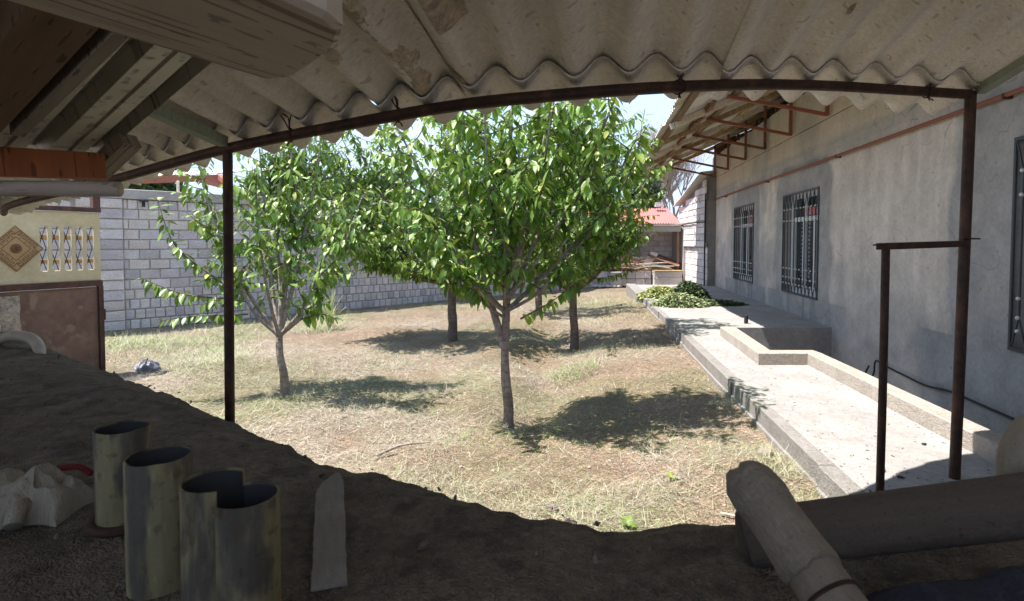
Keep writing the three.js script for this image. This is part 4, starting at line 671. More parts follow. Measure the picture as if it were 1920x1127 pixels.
// wooden stick with a swollen wrapped head, bent pipe elbow, dark pole and rag at the lower right
{
  const a = V(.325, 1.175, -.765), b = V(.375, 1.075, -.60), d = b.clone().sub(a).normalize();
  const s = thing('wrapped_stick', 'thick pale stick with a rounded frayed head leaning at the lower right', 'stick');
  const q = new THREE.Quaternion().setFromUnitVectors(UPV, d);
  const prof = [[0, -.012], [.018, -.011], [.030, -.004], [.037, .008], [.039, .03], [.0365, .05], [.036, .062], [.037, .1], [.0375, .125], [.036, .135], [.032, .137]].map((p) => new THREE.Vector2(...p));
  const hd = new THREE.LatheGeometry(prof, 40).toNonIndexed(); { const p = hd.attributes.position; for (let i = 0; i < p.count; i++) { const x = p.getX(i), y = p.getY(i), z = p.getZ(i), an = Math.atan2(z, x), k = 1 + .1 * (fbm(Math.cos(an) * 2 + 4, Math.sin(an) * 2 + y * 26, 4, 181) - .5) + .06 * Math.sin(an * 2 + 1); p.setXYZ(i, x * k, y + .01 * (vn(an * 3, 2, 183) - .5), z * k); } hd.computeVertexNormals(); }
  hd.applyQuaternion(q); hd.translate(...a.toArray()); mesh('wrapping', hd, std({ map: rep(T.asb, 4, 4), color: rgb(.36, .31, .25), bumpMap: rep(T.softB, 3), bumpScale: .003 }), s);
  mesh('shaft', capTube([a.clone().addScaledVector(d, .03), b.clone(), b.clone().addScaledVector(d, .2)], .032, 14, 24), std({ map: rep(T.asb, 3, 3), color: rgb(.31, .26, .205) }), s);
  const rg = new THREE.TorusGeometry(.0325, .0025, 6, 40).rotateX(Math.PI / 2).applyQuaternion(q); rg.translate(...a.clone().addScaledVector(d, .165).toArray()); mesh('ring', rg, M.rust, s);
  tag(mesh('pipe_elbow', capTube([V(.98, 1.225, -.90), V(.89, 1.215, -.90), V(.845, 1.2, -.90), V(.822, 1.165, -.90), V(.818, 1.11, -.90), V(.82, 1.04, -.9)], .0225, 30, 18), std({ color: rgb(.42, .36, .28), roughness: .75, map: rep(T.asb, 5), bumpMap: rep(T.softB, 8), bumpScale: .002 })), 'pale bent pipe elbow at the right edge above the dark pole', 'pipe');
  tag(mesh('dark_pole', capTube([V(.39, 1.005, -.92), V(.6, 1.06, -.87), V(.95, 1.145, -.8)], .045, 24, 20), std({ map: rep(T.asb, 3, 1.5), color: rgb(.15, .12, .098), bumpMap: rep(T.softB, 4), bumpScale: .004 })), 'dark thick round pole lying across the lower right of the wall top', 'pole');
  const rag = grid(70, 50, (u, v) => { const x = lerp(.42, 1.0, u), z = lerp(-.78, -.3, v), e = Math.min(1, 5 * Math.min(u, 1 - u)) * Math.min(1, 5 * Math.min(v + .1, 1 - v)); return V(x, .97 + e * (.05 + .10 * u * (1 - v)) + .035 * e * (fbm(u * 6, v * 6, 4, 191) - .4), z); }, (u, v) => [u, v]);
  tag(mesh('dark_rag', rag, std({ color: rgb(.03, .031, .045), roughness: 1, bumpMap: rep(T.softB, 3), bumpScale: .01, side: THREE.DoubleSide })), 'dark navy rag heaped behind the stick at the lower right corner', 'rag');
}

// ------------------------------------------------------------------ cherry trees
function leafGeo(seed) {                                   // along +y, folded on the midrib, tip hanging
  const r = rng(seed), w = .165 + r() * .05, fold = .05 + r() * .06, curl = .12 + r() * .2, ys = [0, .16, .42, .7, .88, 1], ws = [0, .62, 1, .78, .38, 0], pos = [], idx = [];
  for (let i = 0; i < 6; i++) { const y = ys[i], z = -curl * y * y, q = w * ws[i], e = fold * ws[i] + .012 * (i % 2); pos.push(-q, y, z + e, 0, y, z, q, y, z + e * .9); }
  for (let i = 0; i < 5; i++) for (let s = 0; s < 2; s++) { const a = i * 3 + s, b = a + 1, c = a + 3, d = a + 4; if (i > 0 || true) idx.push(a, b, d, a, d, c); }
  const g = new THREE.BufferGeometry(); g.setAttribute('position', new THREE.Float32BufferAttribute(pos, 3)); g.setIndex(idx); g.computeVertexNormals(); const n = new THREE.BufferGeometry(); n.copy(g); return n;
}
const leafGeos = [leafGeo(1), leafGeo(2), leafGeo(3)];
const leafTones = [[.21, .345, .05], [.17, .30, .048], [.25, .39, .06], [.13, .24, .045], [.33, .44, .075], [.44, .49, .085]];
const leafM = (c) => new THREE.MeshPhysicalMaterial({ color: rgb(...c), roughness: .4, transmission: .5, thickness: 0, ior: 1.4, side: THREE.DoubleSide });
const leafMats = leafTones.map(leafM), leafInst = leafM([1, 1, 1]);
function makeTree(o) {
  const r = rng(o.seed), y0 = groundH(o.x, o.z) - .03, t = thing('cherry_tree', o.label, 'tree', [o.x, y0, o.z], 0, o.group), fork = V(...o.fork);
  const trunkPts = [V(0, -.05, 0), V(fork.x * .3 + .008, fork.y * .33, 0), V(fork.x * .7 - .006, fork.y * .7, .006), fork];
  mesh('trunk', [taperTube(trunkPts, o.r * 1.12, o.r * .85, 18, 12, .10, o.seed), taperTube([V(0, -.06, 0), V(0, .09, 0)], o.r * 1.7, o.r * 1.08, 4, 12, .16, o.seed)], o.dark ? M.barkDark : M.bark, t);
  const leaves = [], twigs = [];
  const addLeaf = (p, T0, ax, len, age) => {               // ax: outward direction from the shoot
    const dir = ax.clone().multiplyScalar(.75).addScaledVector(T0, .25 + .35 * age).add(V((r() - .5) * .4, -.45 - .75 * r() + .5 * age, (r() - .5) * .4)).normalize();
    let n = V(0, 1, 0).addScaledVector(ax, .35).add(V((r() - .5) * .9, (r() - .5) * .3, (r() - .5) * .9)); n.addScaledVector(dir, -n.dot(dir)); if (n.lengthSq() < 1e-3) n.set(1, 0, 0); n.normalize();
    const x = V().crossVectors(dir, n).normalize(), L = len * (.5 + .72 * r()), m = new THREE.Matrix4().makeBasis(x.multiplyScalar(L * (.95 + .25 * r())), dir.multiplyScalar(L), n.multiplyScalar(L)).setPosition(p.clone().addScaledVector(ax, .012));
    const tone = r() < .012 ? 5 : age > .86 && r() < .75 ? (r() < .55 ? 5 : 4) : [0, 0, 0, 1, 1, 2, 2, 3, 4][Math.floor(r() * 9)]; leaves.push({ m, tone, p, L, g: Math.floor(r() * 3) });
  };
  const leafShoot = (pts, s0, gap, len, tip) => {
    const c = new THREE.CatmullRomCurve3(pts, false, 'centripetal'), L = c.getLength(); let az = r() * 6.28;
    for (let s = L * s0; s < L; s += gap * (.7 + .6 * r())) { const u = s / L, p = c.getPointAt(u), T0 = c.getTangentAt(u); az += 2.4 + (r() - .5) * .6; let e = V(Math.cos(az), .1, Math.sin(az)); e.addScaledVector(T0, -e.dot(T0)).normalize(); const young = sstep(.8, 1, u) * tip; addLeaf(p, T0, e, len * (1 - .25 * young), young); if (r() < .35) addLeaf(p, T0, e.clone().applyAxisAngle(T0, 2 + r() * 2), len, young); }
  };
  for (const l of o.limbs) {                               // [azimuth degrees, reach, top height, outward swell, radius]
    const a = l[0] * Math.PI / 180, D = V(Math.cos(a), 0, -Math.sin(a)), from = l[5] !== undefined ? V(fork.x * .9, l[5], fork.z) : fork, H = l[2] - from.y;
    const pts = [from.clone(), from.clone().addScaledVector(D, l[1] * (.28 + l[3])).add(V(0, H * .2, 0)), from.clone().addScaledVector(D, l[1] * (.62 + l[3] * .7)).add(V((r() - .5) * .1, H * .52, (r() - .5) * .1)), from.clone().addScaledVector(D, l[1]).add(V((r() - .5) * .06, H, (r() - .5) * .06))];
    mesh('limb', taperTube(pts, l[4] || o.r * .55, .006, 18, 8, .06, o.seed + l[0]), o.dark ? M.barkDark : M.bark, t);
    const c = new THREE.CatmullRomCurve3(pts, false, 'centripetal'), Ln = c.getLength();
    leafShoot(pts, .42, o.gap * .8, o.leaf, 1);
    const nS = Math.round(o.shoots * Ln);
    for (let k = 0; k < nS; k++) {
      const u = lerp(o.from ?? .22, .97, (k + r()) / nS), p = c.getPointAt(u), T0 = c.getTangentAt(u), az = r() * 6.283, out = V(Math.cos(az), 0, Math.sin(az)).addScaledVector(D, .55).normalize(), len = o.shootLen * (.55 + .7 * r()) * (1.15 - .55 * u);
      const up = .15 + .75 * r(), e1 = p.clone().addScaledVector(out, len * .45).add(V(0, len * up * .35, 0)), e2 = p.clone().addScaledVector(out, len * .85).add(V(0, len * up * .8 - (r() < .35 ? len * .3 : 0), 0)).addScaledVector(T0, len * .1);
      const sp = [p, e1, e2]; twigs.push(taperTube(sp, .007, .0025, 6, 5)); leafShoot(sp, .12, o.gap, o.leaf, 1);
    }
  }
  for (const sp of o.extra || []) { const pts = sp.map((p) => V(...p)); twigs.push(taperTube(pts, .009, .0025, 10, 5)); leafShoot(pts, .1, o.gap * .8, o.leaf * 1.1, 1); }
  mesh('twigs', twigs, M.twig, t).userData.kind = 'stuff';
  // the leaves that show largest are parts of their own, the rest of the crown is one mass
  const cam = V(0 - o.x, 1.5 - y0, 0 - o.z), keep = leaves.map((q, i) => [q.L / q.p.distanceTo(cam), i]).sort((x, y) => y[0] - x[0]).slice(0, o.parts).map((q) => q[1]), kept = new Set(keep);
  for (const i of keep) { const q = leaves[i], m = mesh('leaf', leafGeos[q.g], leafMats[q.tone], t); m.matrixAutoUpdate = true; q.m.decompose(m.position, m.quaternion, m.scale); }
  const rest = leaves.filter((q, i) => !kept.has(i)), col = new THREE.Color();
  for (let v = 0; v < 3; v++) { const l = rest.filter((q) => q.g === v); const im = new THREE.InstancedMesh(leafGeos[v], leafInst, l.length); l.forEach((q, i) => { im.setMatrixAt(i, q.m); const c = leafTones[q.tone], k = .85 + .3 * h2(i, v, 3); col.setRGB(c[0] * k, c[1] * k, c[2] * k); im.setColorAt(i, col); }); im.name = 'foliage'; im.userData.kind = 'stuff'; im.castShadow = true; t.add(im); }
  console.log(o.label, leaves.length); return t;
}
makeTree({ x: -2.22, z: -5.43, seed: 101, r: .037, fork: [-.05, .62, 0], group: 'young cherry trees in the yard', label: 'small open crowned cherry tree just right of the left roof post', leaf: .102, gap: .033, shoots: 8.5, shootLen: .46, parts: 300,
  limbs: [[165, .95, 2.45, .05, .022], [185, .6, 1.85, .12, .02], [100, .35, 2.6, 0, .024], [60, .2, 3.0, 0, .03, .66], [25, .42, 2.75, .0, .024], [330, .8, 1.95, .12, .02], [260, .4, 2.2, .05, .018], [130, .6, 2.8, 0, .02], [10, .8, 2.0, .1, .02], [40, .25, 2.9, 0, .02]],
  extra: [[[-.5, 1.0, .1], [-.85, 1.05, .2], [-1.25, 1.22, .25]], [[-.55, 1.15, .1], [-.95, 1.5, .15], [-1.15, 1.95, .1]], [[-.3, .85, .1], [-.7, .85, .25], [-1.0, .82, .3]], [[.2, .8, .1], [.4, .85, .1], [.55, .8, .1]]] });
makeTree({ x: -.03, z: -4.62, seed: 202, r: .04, fork: [-.03, .70, 0], group: 'young cherry trees in the yard', label: 'nearest cherry tree, in the centre, with a forked greyish red trunk', leaf: .108, gap: .032, shoots: 10.5, shootLen: .55, from: .26, parts: 300,
  limbs: [[168, .45, 3.1, .05, .034], [120, .5, 3.2, .02, .022, 1.2], [60, .14, 3.3, 0, .036], [20, .7, 3.1, .02, .022, 1.05], [345, .95, 2.9, .02, .022, 1.1], [310, .6, 2.8, .03, .02, 1.15], [250, .5, 2.6, .03, .02, 1.15], [195, .85, 2.5, .06, .022, 1.0], [50, .6, 3.2, .02, .022, 1.25], [5, 1.15, 2.5, .0, .02, 1.0], [0, .45, 3.2, 0, .02, 1.2], [350, .75, 1.75, .06, .016, 1.0], [185, .6, 1.8, .06, .016, 1.0], [270, .55, 1.65, .06, .014, 1.05], [90, .45, 1.9, .05, .016, 1.1], [225, .6, 1.6, .08, .014, .95]],
  extra: [[[.1, .95, .05], [.35, 1.1, .1], [.6, 1.3, .15]], [[.5, 1.9, .5], [.62, 2.15, .7], [.55, 2.4, .85]], [[.6, 1.6, .3], [.9, 2.1, .5], [1.0, 2.55, .5]], [[0, 1.7, .4], [.1, 2.0, .7], [.15, 2.15, .9]]] });
makeTree({ x: -.91, z: -8.5, seed: 303, r: .07, fork: [.0, .86, 0], dark: 1, group: 'young cherry trees in the yard', label: 'cherry tree with a thick dark trunk left behind the nearest tree', leaf: .115, gap: .040, shoots: 10.5, shootLen: .68, from: .2, parts: 120,
  limbs: [[180, 2.1, 3.4, .1, .04], [160, 1.5, 3.8, .05, .04], [172, 1.9, 3.8, .04, .03], [192, 2.2, 2.5, .12, .034], [172, 1.7, 2.9, .1, .034], [186, 2.0, 3.0, .08, .03], [200, 1.7, 1.9, .14, .028], [190, 2.1, 2.0, .12, .028], [205, 2.0, 2.3, .1, .026], [215, 1.5, 1.7, .1, .024], [110, .6, 3.5, .05, .04], [60, .5, 3.5, .05, .04], [20, .9, 3.1, .1, .036], [340, 1.0, 2.6, .1, .034], [270, .7, 3.0, .1, .034], [230, 1.0, 2.7, .1, .034], [90, .15, 3.6, 0, .045], [280, 1.0, 2.0, .12, .026], [250, 1.2, 1.9, .12, .024], [320, .9, 1.9, .12, .024], [190, .9, 3.3, .0, .03]] });
makeTree({ x: .93, z: -8.3, seed: 404, r: .06, fork: [-.02, .92, 0], dark: 1, group: 'young cherry trees in the yard', label: 'cherry tree with a straight dark trunk right behind the nearest tree', leaf: .112, gap: .038, shoots: 11, shootLen: .62, from: .2, parts: 120,
  limbs: [[0, 1.05, 3.3, .08, .036], [30, .8, 3.7, .05, .036], [80, .4, 3.9, .0, .04], [130, .7, 3.6, .05, .036], [175, .95, 3.1, .1, .034], [300, .75, 3.3, .1, .034], [250, .6, 3.2, .1, .034], [345, 1.15, 2.8, .05, .03], [210, .9, 2.6, .1, .03], [320, .6, 2.2, .08, .026], [60, .5, 3.8, .0, .03], [350, .85, 2.1, .1, .024], [270, .8, 1.9, .12, .024], [190, .9, 2.0, .12, .024], [235, .7, 1.8, .12, .022]] });
makeTree({ x: .56, z: -11.8, seed: 505, r: .07, fork: [0, .9, 0], dark: 1, group: 'young cherry trees in the yard', label: 'farthest cherry tree, only its short dark foot showing in shade', leaf: .14, gap: .055, shoots: 8, shootLen: .7, from: .2, parts: 0,
  limbs: [[0, 1.0, 3.3, .1, .034], [60, .6, 3.8, .05, .036], [120, .7, 3.7, .05, .034], [180, 1.1, 3.2, .1, .034], [270, .7, 3.2, .1, .034], [320, 1.1, 2.6, .1, .03], [220, 1.0, 2.7, .1, .03]] });

// greenery far beyond the walls: crowns of many leaf clumps
function farTree(label, x, z, h, rad, n, tones, seed, trunkH, group) {
  const r = rng(seed), t = thing('background_tree', label, 'tree', [x, 0, z], 0, group); mesh('trunk', taperTube([V(0, 0, 0), V(.1, trunkH * .6, 0), V(0, h * .8, .1)], .16, .04, 8, 7), M.barkDark, t);
  const lobes = []; for (let i = 0; i < 16; i++) { const a = r() * 6.28, q = Math.sqrt(r()) * rad * .75; lobes.push([Math.cos(a) * q, trunkH + (h - trunkH) * (.1 + .8 * r()), Math.sin(a) * q, rad * (.25 + .3 * r())]); }
  const im = new THREE.InstancedMesh(leafGeos[0], leafInst, n), o = new THREE.Object3D(), c = new THREE.Color(); for (let i = 0; i < n; i++) { const l = lobes[Math.floor(r() * 16)], a = r() * 6.28, u = r() * 2 - 1, q = l[3] * Math.pow(r(), .4), s = Math.sqrt(1 - u * u); o.position.set(l[0] + Math.cos(a) * s * q, l[1] + u * q, l[2] + Math.sin(a) * s * q); o.rotation.set(r() * 6, r() * 6, r() * 6); const k = .2 + r() * .16; o.scale.set(k, k, k); o.updateMatrix(); im.setMatrixAt(i, o.matrix); const tn = tones[Math.floor(r() * tones.length)]; c.setRGB(...mulc(tn, .8 + .4 * r())); im.setColorAt(i, c); } im.name = 'crown'; im.userData.kind = 'stuff'; im.castShadow = true; t.add(im); return t;
}
const gA = [[.08, .15, .03], [.06, .12, .03], [.11, .18, .045]], gB = [[.05, .10, .035], [.035, .075, .03], [.07, .12, .05]], gC = [[.13, .17, .10], [.10, .145, .09]];
farTree('bright green tree top behind the low red brown roof on the left', -12.2, -17.5, 4.6, 2.0, 7000, gA, 61, 1.6);
farTree('green tree behind the left block wall above the small cherry tree', -8.3, -21, 4.6, 2.0, 6000, gA, 62, 1.6);
farTree('hazy green tree glimpsed low between the small and centre cherry crowns', -6.3, -24, 4.2, 2.2, 6000, gB, 63, 1.5);
farTree('dark tall tree standing behind the red roofed far shed', 2.6, -23.5, 6.6, 2.0, 9000, gB, 64, 1.5);
farTree('pale grey green tree beside the bare trees above the far shed', 6.35, -27, 5.2, 1.1, 3500, gC, 65, 1.8);
// bare trees
function bareTree(label, x, z, h, seed, mat) {
  const r = rng(seed), t = thing('bare_tree', label, 'tree', [x, 0, z], 0), fine = [];
  const limb = (p, d, L, rad, lv) => { const m = p.clone().addScaledVector(d, L * .5).add(V((r() - .5) * L * .15, 0, (r() - .5) * L * .15)), e = p.clone().addScaledVector(d, L); fine.push(taperTube([p, m, e], rad, rad * .6, 5, lv > 2 ? 3 : 5)); if (lv >= 5) return; const n = 5; for (let i = 0; i < n; i++) limb(p.clone().lerp(e, .35 + .65 * r()), d.clone().add(V((r() - .5) * 1.1, .25 * r(), (r() - .5) * 1.1)).normalize(), L * (.55 + .2 * r()), rad * .55, lv + 1); };
  mesh('trunk', taperTube([V(0, 0, 0), V(.05, h * .2, 0), V(0, h * .4, 0)], .16, .11, 6, 7), mat, t); for (let i = 0; i < 5; i++) limb(V(0, h * (.22 + .04 * i), 0), V((r() - .5) * .7, 1, (r() - .5) * .7).normalize(), h * .36, .06, 1); mesh('branches', fine, mat, t).userData.kind = 'stuff'; return t;
}
const bareM = std({ color: rgb(.38, .315, .27) });
bareTree('bare grey brown tree, left of the two above the far shed', 7.6, -30, 7.6, 71, bareM);
bareTree('bare grey brown tree, right of the two above the far shed', 9.0, -31, 7.4, 72, bareM);

// ------------------------------------------------------------------ far end: block extension of the house, low shed, scrap
{
  const e = thing('block_annex', 'sunlit white block annex joining the far end of the house', 'annex', [5.63, 0, -16.2], 1.47);   // local x = depth, z = towards the house; faces -z
  mesh('core', extrude([[.0, -.3], [3.9, -.3], [3.9, 2.75], [0, 3.42]], .5).translate(0, 0, .03), std({ map: rep(T.concrete, .6), color: rgb(.75, .74, .74) }), e);
  const list = [], r = rng(66); for (let row = 0; row < 17; row++) { const y = .1 + row * .195, up = y > 1.42; for (let x = (row % 2) * -.2; x < 3.9; x += .4) { const a = Math.max(0, x), b = Math.min(3.9, x + .4), top = lerp(3.42, 2.75, b / 3.9); if (y + .1 > top || b - a < .06) continue; list.push({ x: (a + b) / 2, y, z: (up ? -.018 : .052) + .01, w: Math.round((b - a - .014) * 100) / 100, h: .18, d: .045, turn: Math.PI }); } }
  mesh('ledge', bx(3.9, 2.0, .08, 1.95, 2.42, .0, 0).translate(0, 0, .0).scale(1, .62, 1).translate(0, .62, 0), std({ map: rep(T.concrete, .6), color: rgb(.75, .74, .74) }), e);
  layBlocks(e, list, blockMatsWhite, 160, (x) => -x, 67);
  for (let k = 0; k < 4; k++) mesh('roof_sheet', grid(30, 4, (u, v) => V(lerp(-.1 + k * 1.05, 1.0 + k * 1.05, u), lerp(3.5, 2.83, (lerp(-.1 + k * 1.05, 1.0 + k * 1.05, u)) / 3.9) + .024 * Math.sin(u * 40) + v * .16 + (k % 2) * .012, lerp(-.22, 1.2, v)), (u, v, p) => [p.x, p.z]), M.asb, e);
  mesh('pipe', capTube([V(-.02, 0, -.06), V(-.02, 2.1, -.06), V(-.02, 2.9, -.05)], .022, 8, 8), M.black, e); mesh('pipe', capTube([V(-.02, 2.1, -.08), V(2, 2.12, -.09), V(3.9, 2.1, -.08)], .018, 10, 8), M.rust, e);
  const w = []; const r3 = rng(81); for (let i = 0; i < 5; i++) { let p = V(.1 + r3() * .5, .9 + r3() * 2.2, -.1); const pts = [p]; for (let k = 0; k < 4; k++) { p = p.clone().add(V(.15 + r3() * .25, (r3() - .6) * .6, (r3() - .5) * .06)); pts.push(p); } w.push(tube(pts, .006, 16, 4)); } mesh('bare_vine', w, M.twig, e);
}
{
  const s = thing('far_shed', 'low open shed with a red corrugated roof at the far end of the yard', 'shed', [0, 0, 0]);
  const zb = -20.6; mesh('core', bx(5.4, 2.5, .2, 3.4, 1.2, zb - .13, 0), M.mortar, s);
  const list = []; for (let row = 0; row < 12; row++) for (let x = .8 + (row % 2) * .2; x < 6.0; x += .4) list.push({ x: x + .2, y: .1 + row * .195, z: zb - .035, w: .384, h: .18, d: .045 });
  layBlocks(s, list, blockMatsWhite, 150, (x, y) => (x > 3.8 && y > .6 ? 10 : 0) - Math.abs(x - 5), 91);
  mesh('core', bx(.25, 2.1, 1.4, 6.0, 1.05, -19.9, 0), M.mortar, s);
  mesh('post', barGeo(V(5.72, 0, -19.35), V(5.72, 2.0, -19.35), .07, .07), M.woodDark, s); mesh('post', barGeo(V(4.05, 0, -19.35), V(4.05, 2.0, -19.35), .05, .05), M.woodDark, s);
  mesh('fascia', bx(3.2, .19, .09, 4.2, 1.97, -19.3), std({ map: rep(T.concrete, .8), color: rgb(1.0, .97, .92) }), s); mesh('fascia', bx(3.3, .045, .12, 4.1, 2.10, -19.28), M.woodPale, s);
  for (let k = 0; k < 4; k++) mesh('roof_sheet', grid(50, 2, (u, v) => V(lerp(2.25 + k * .88, 3.14 + k * .88, u), 2.145 + v * .62 + (k % 2) * .008 + .018 * Math.sin(lerp(k * 10, k * 10 + 10, u) * 6.283), -19.2 - v * 1.6), (u, v, p) => [p.x, p.z]), M.redPlain, s);
  mesh('roof_block', bx(.28, .16, .2, 5.35, 2.88, -20.5), blockMats[2], s); mesh('roof_block', bx(.2, .3, .2, 3.95, 2.95, -20.9), blockMats[2], s);
  // low wall in front: stacked blocks in two courses
  const lw = thing('low_block_wall', 'knee high stack of loose blocks in front of the far shed', 'wall', [0, 0, 0]), r = rng(33);
  const put = (x, y, w, h, d, z, m, ry = 0) => { const b = mesh('block', bx(w, h, d, 0, 0, 0, .012), m, lw); b.position.set(x, y, z); b.rotation.y = ry; };
  let x = 2.55; while (x < 4.55) { const w = .17 + r() * .28; for (let c = 0; c < 2; c++) put(x + w / 2, .16 + c * .25, w - .012, .235, .2, -18.9 + r() * .05, blockMatsWhite[Math.floor(r() * 4)], (r() - .5) * .08); x += w; }
  put(5.2, .19, .95, .3, .25, -18.75, blockMatsWhite[1], .05); put(5.2, .445, .95, .2, .25, -18.76, blockMatsWhite[3], .05); put(5.22, .56, .98, .03, .3, -18.75, M.woodYellow, .05);
  put(3.42, .28, .38, .5, .28, -18.55, blockMats[1], .15); 
  // scrap heap behind it, each board and sheet a thing of its own
  const scrap = (label, a, b, w, h, m, roll) => tag(mesh('scrap_board', barGeo(V(...a), V(...b), w, h, .003, roll), m), label, 'board');
  scrap('grey board leaning up out of the scrap heap at the far shed', [4.55, .62, -19.3], [5.0, 1.15, -19.6], .26, .025, M.woodGrey, .5);
  scrap('brown rusty sheet sloping down at the right of the scrap heap', [4.85, 1.12, -19.7], [5.78, .74, -19.3], .75, .015, std({ map: rep(T.rust, 1), color: rgb(2.2, 2.1, 2.1) }), .15);
  scrap('long pale board lying across the scrap heap', [3.7, .74, -19.0], [5.3, .82, -19.15], .1, .03, M.woodPale, 0);
  scrap('grey board lying behind the long pale one on the scrap heap', [3.5, .95, -19.8], [4.75, .98, -19.7], .12, .04, M.woodGrey, .2);
  scrap('dark board at the right end of the scrap heap under the rusty sheet', [4.7, .68, -19.2], [5.7, .72, -19.1], .3, .03, M.woodDark, .1);
  scrap('thin pale batten at the left of the scrap heap near the brushwood', [3.2, .66, -19.0], [4.35, .72, -18.95], .05, .03, M.woodPale, 0);
  mesh('backing', bx(3.2, .5, .9, 4.2, .28, -19.5, .05), M.dirt, lw);
  const br = thing('brushwood_pile', 'heap of reddish brown dry brushwood on the loose block wall', 'brushwood', [3.55, .5, -19.0]), r2 = rng(55), tw = [], tw2 = [];
  for (let i = 0; i < 260; i++) { const p = V((r2() - .5) * 1.4, r2() * .22, (r2() - .5) * .5), a = r2() * 6.28, L = .25 + r2() * .6, k = 1 - Math.abs(p.x) * .9; p.y *= 1.1 + k; (i % 2 ? tw : tw2).push(tube([p, p.clone().add(V(Math.cos(a) * L * .5, .06 + r2() * .1, Math.sin(a) * L * .3)), p.clone().add(V(Math.cos(a) * L, (r2() - .4) * .2, Math.sin(a) * L * .5))], .004 + r2() * .006, 5, 4)); }
  mesh('sticks', tw, std({ color: rgb(.30, .15, .08) }), br).userData.kind = 'stuff'; mesh('sticks', tw2, std({ color: rgb(.17, .105, .075) }), br).userData.kind = 'stuff';
  const ps = []; for (let i = 0; i < 14; i++) { const p = V(.5 + r2() * .7, .05 + r2() * .2, (r2() - .5) * .4 + .15), a = (r2() - .5) * 1.2 + (r2() < .5 ? 0 : 3.14), L = .5 + r2() * .7; ps.push(tube([p, p.clone().add(V(Math.cos(a) * L * .5, .05, .05)), p.clone().add(V(Math.cos(a) * L, .1 * (r2() - .3), .1))], .012 + r2() * .012, 6, 6)); } mesh('branches', ps, M.wood, br);
  // rubble round the foot of the low wall
  const rub = []; for (let i = 0; i < 26; i++) { const g = new THREE.IcosahedronGeometry(.03 + r2() * .06, 0); g.scale(1.3, .7, 1); g.rotateY(r2() * 6); g.translate(2.2 + r2() * 1.4, .03 + groundH(2.6, -18.4), -18.3 - r2() * .4); rub.push(g); } const rb = mesh('rubble', rub, blockMatsWhite[3]); rb.userData.kind = 'stuff'; tag(rb, 'pale rubble at the foot of the loose block wall', 'rubble');
}

// heaps of cut weeds on the terrace
{
  const r = rng(77), heap = (label, x, d, rx, rz, h, n, tones, droop) => {
    const im = new THREE.InstancedMesh(leafGeos[1], grassMat, n), o = new THREE.Object3D(), c = new THREE.Color();
    for (let i = 0; i < n; i++) { const a = r() * 6.283, q = Math.sqrt(r()), px = Math.cos(a) * q, pz = Math.sin(a) * q, top = h * (1 - q * q) * (.7 + .6 * fbm(px * 2 + 3, pz * 2 + d, 3, 4)); o.position.set(x + px * rx, .25 + top * (.55 + .45 * r()), -d + pz * rz); o.rotation.set(-(.9 + r() * 1.2), r() * 6.283, r() * 1.2 - .6, 'YXZ'); const s = .04 + r() * .07; o.scale.set(s * (.4 + .8 * r()), s, s); o.updateMatrix(); im.setMatrixAt(i, o.matrix); const t = tones[Math.floor(r() * tones.length)]; c.setRGB(...mulc(t, .7 + .5 * r())); im.setColorAt(i, c); }
    im.name = numbered('weed_heap'); im.userData.kind = 'stuff'; im.castShadow = true; scene.add(im); tag(im, label, 'weeds');
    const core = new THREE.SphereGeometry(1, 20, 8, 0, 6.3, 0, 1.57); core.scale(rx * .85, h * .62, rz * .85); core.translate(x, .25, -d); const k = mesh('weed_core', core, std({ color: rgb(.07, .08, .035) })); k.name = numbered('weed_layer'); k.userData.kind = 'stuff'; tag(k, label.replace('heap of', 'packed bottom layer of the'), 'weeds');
  };
  const dk = [[.07, .115, .04], [.05, .085, .03], [.10, .14, .06]], lt = [[.26, .33, .15], [.33, .38, .2], [.2, .27, .11], [.4, .42, .25]];
  heap('heap of dark green cut weeds at the far end of the terrace', 4.0, 12.6, .42, .45, .36, 6500, dk);
  heap('heap of pale yellowish cut grass left of the dark weeds', 3.45, 12.9, .5, .55, .24, 5200, [[.36, .40, .14], [.42, .43, .2], [.28, .34, .1]]);
  heap('heap of grey green wilted weeds at the near edge of the terrace heaps', 3.35, 11.1, .55, .42, .22, 6500, lt);
  heap('heap of dark wilted weeds trailing along the terrace towards the windows', 4.15, 11.3, .6, .4, .08, 1200, dk);
}
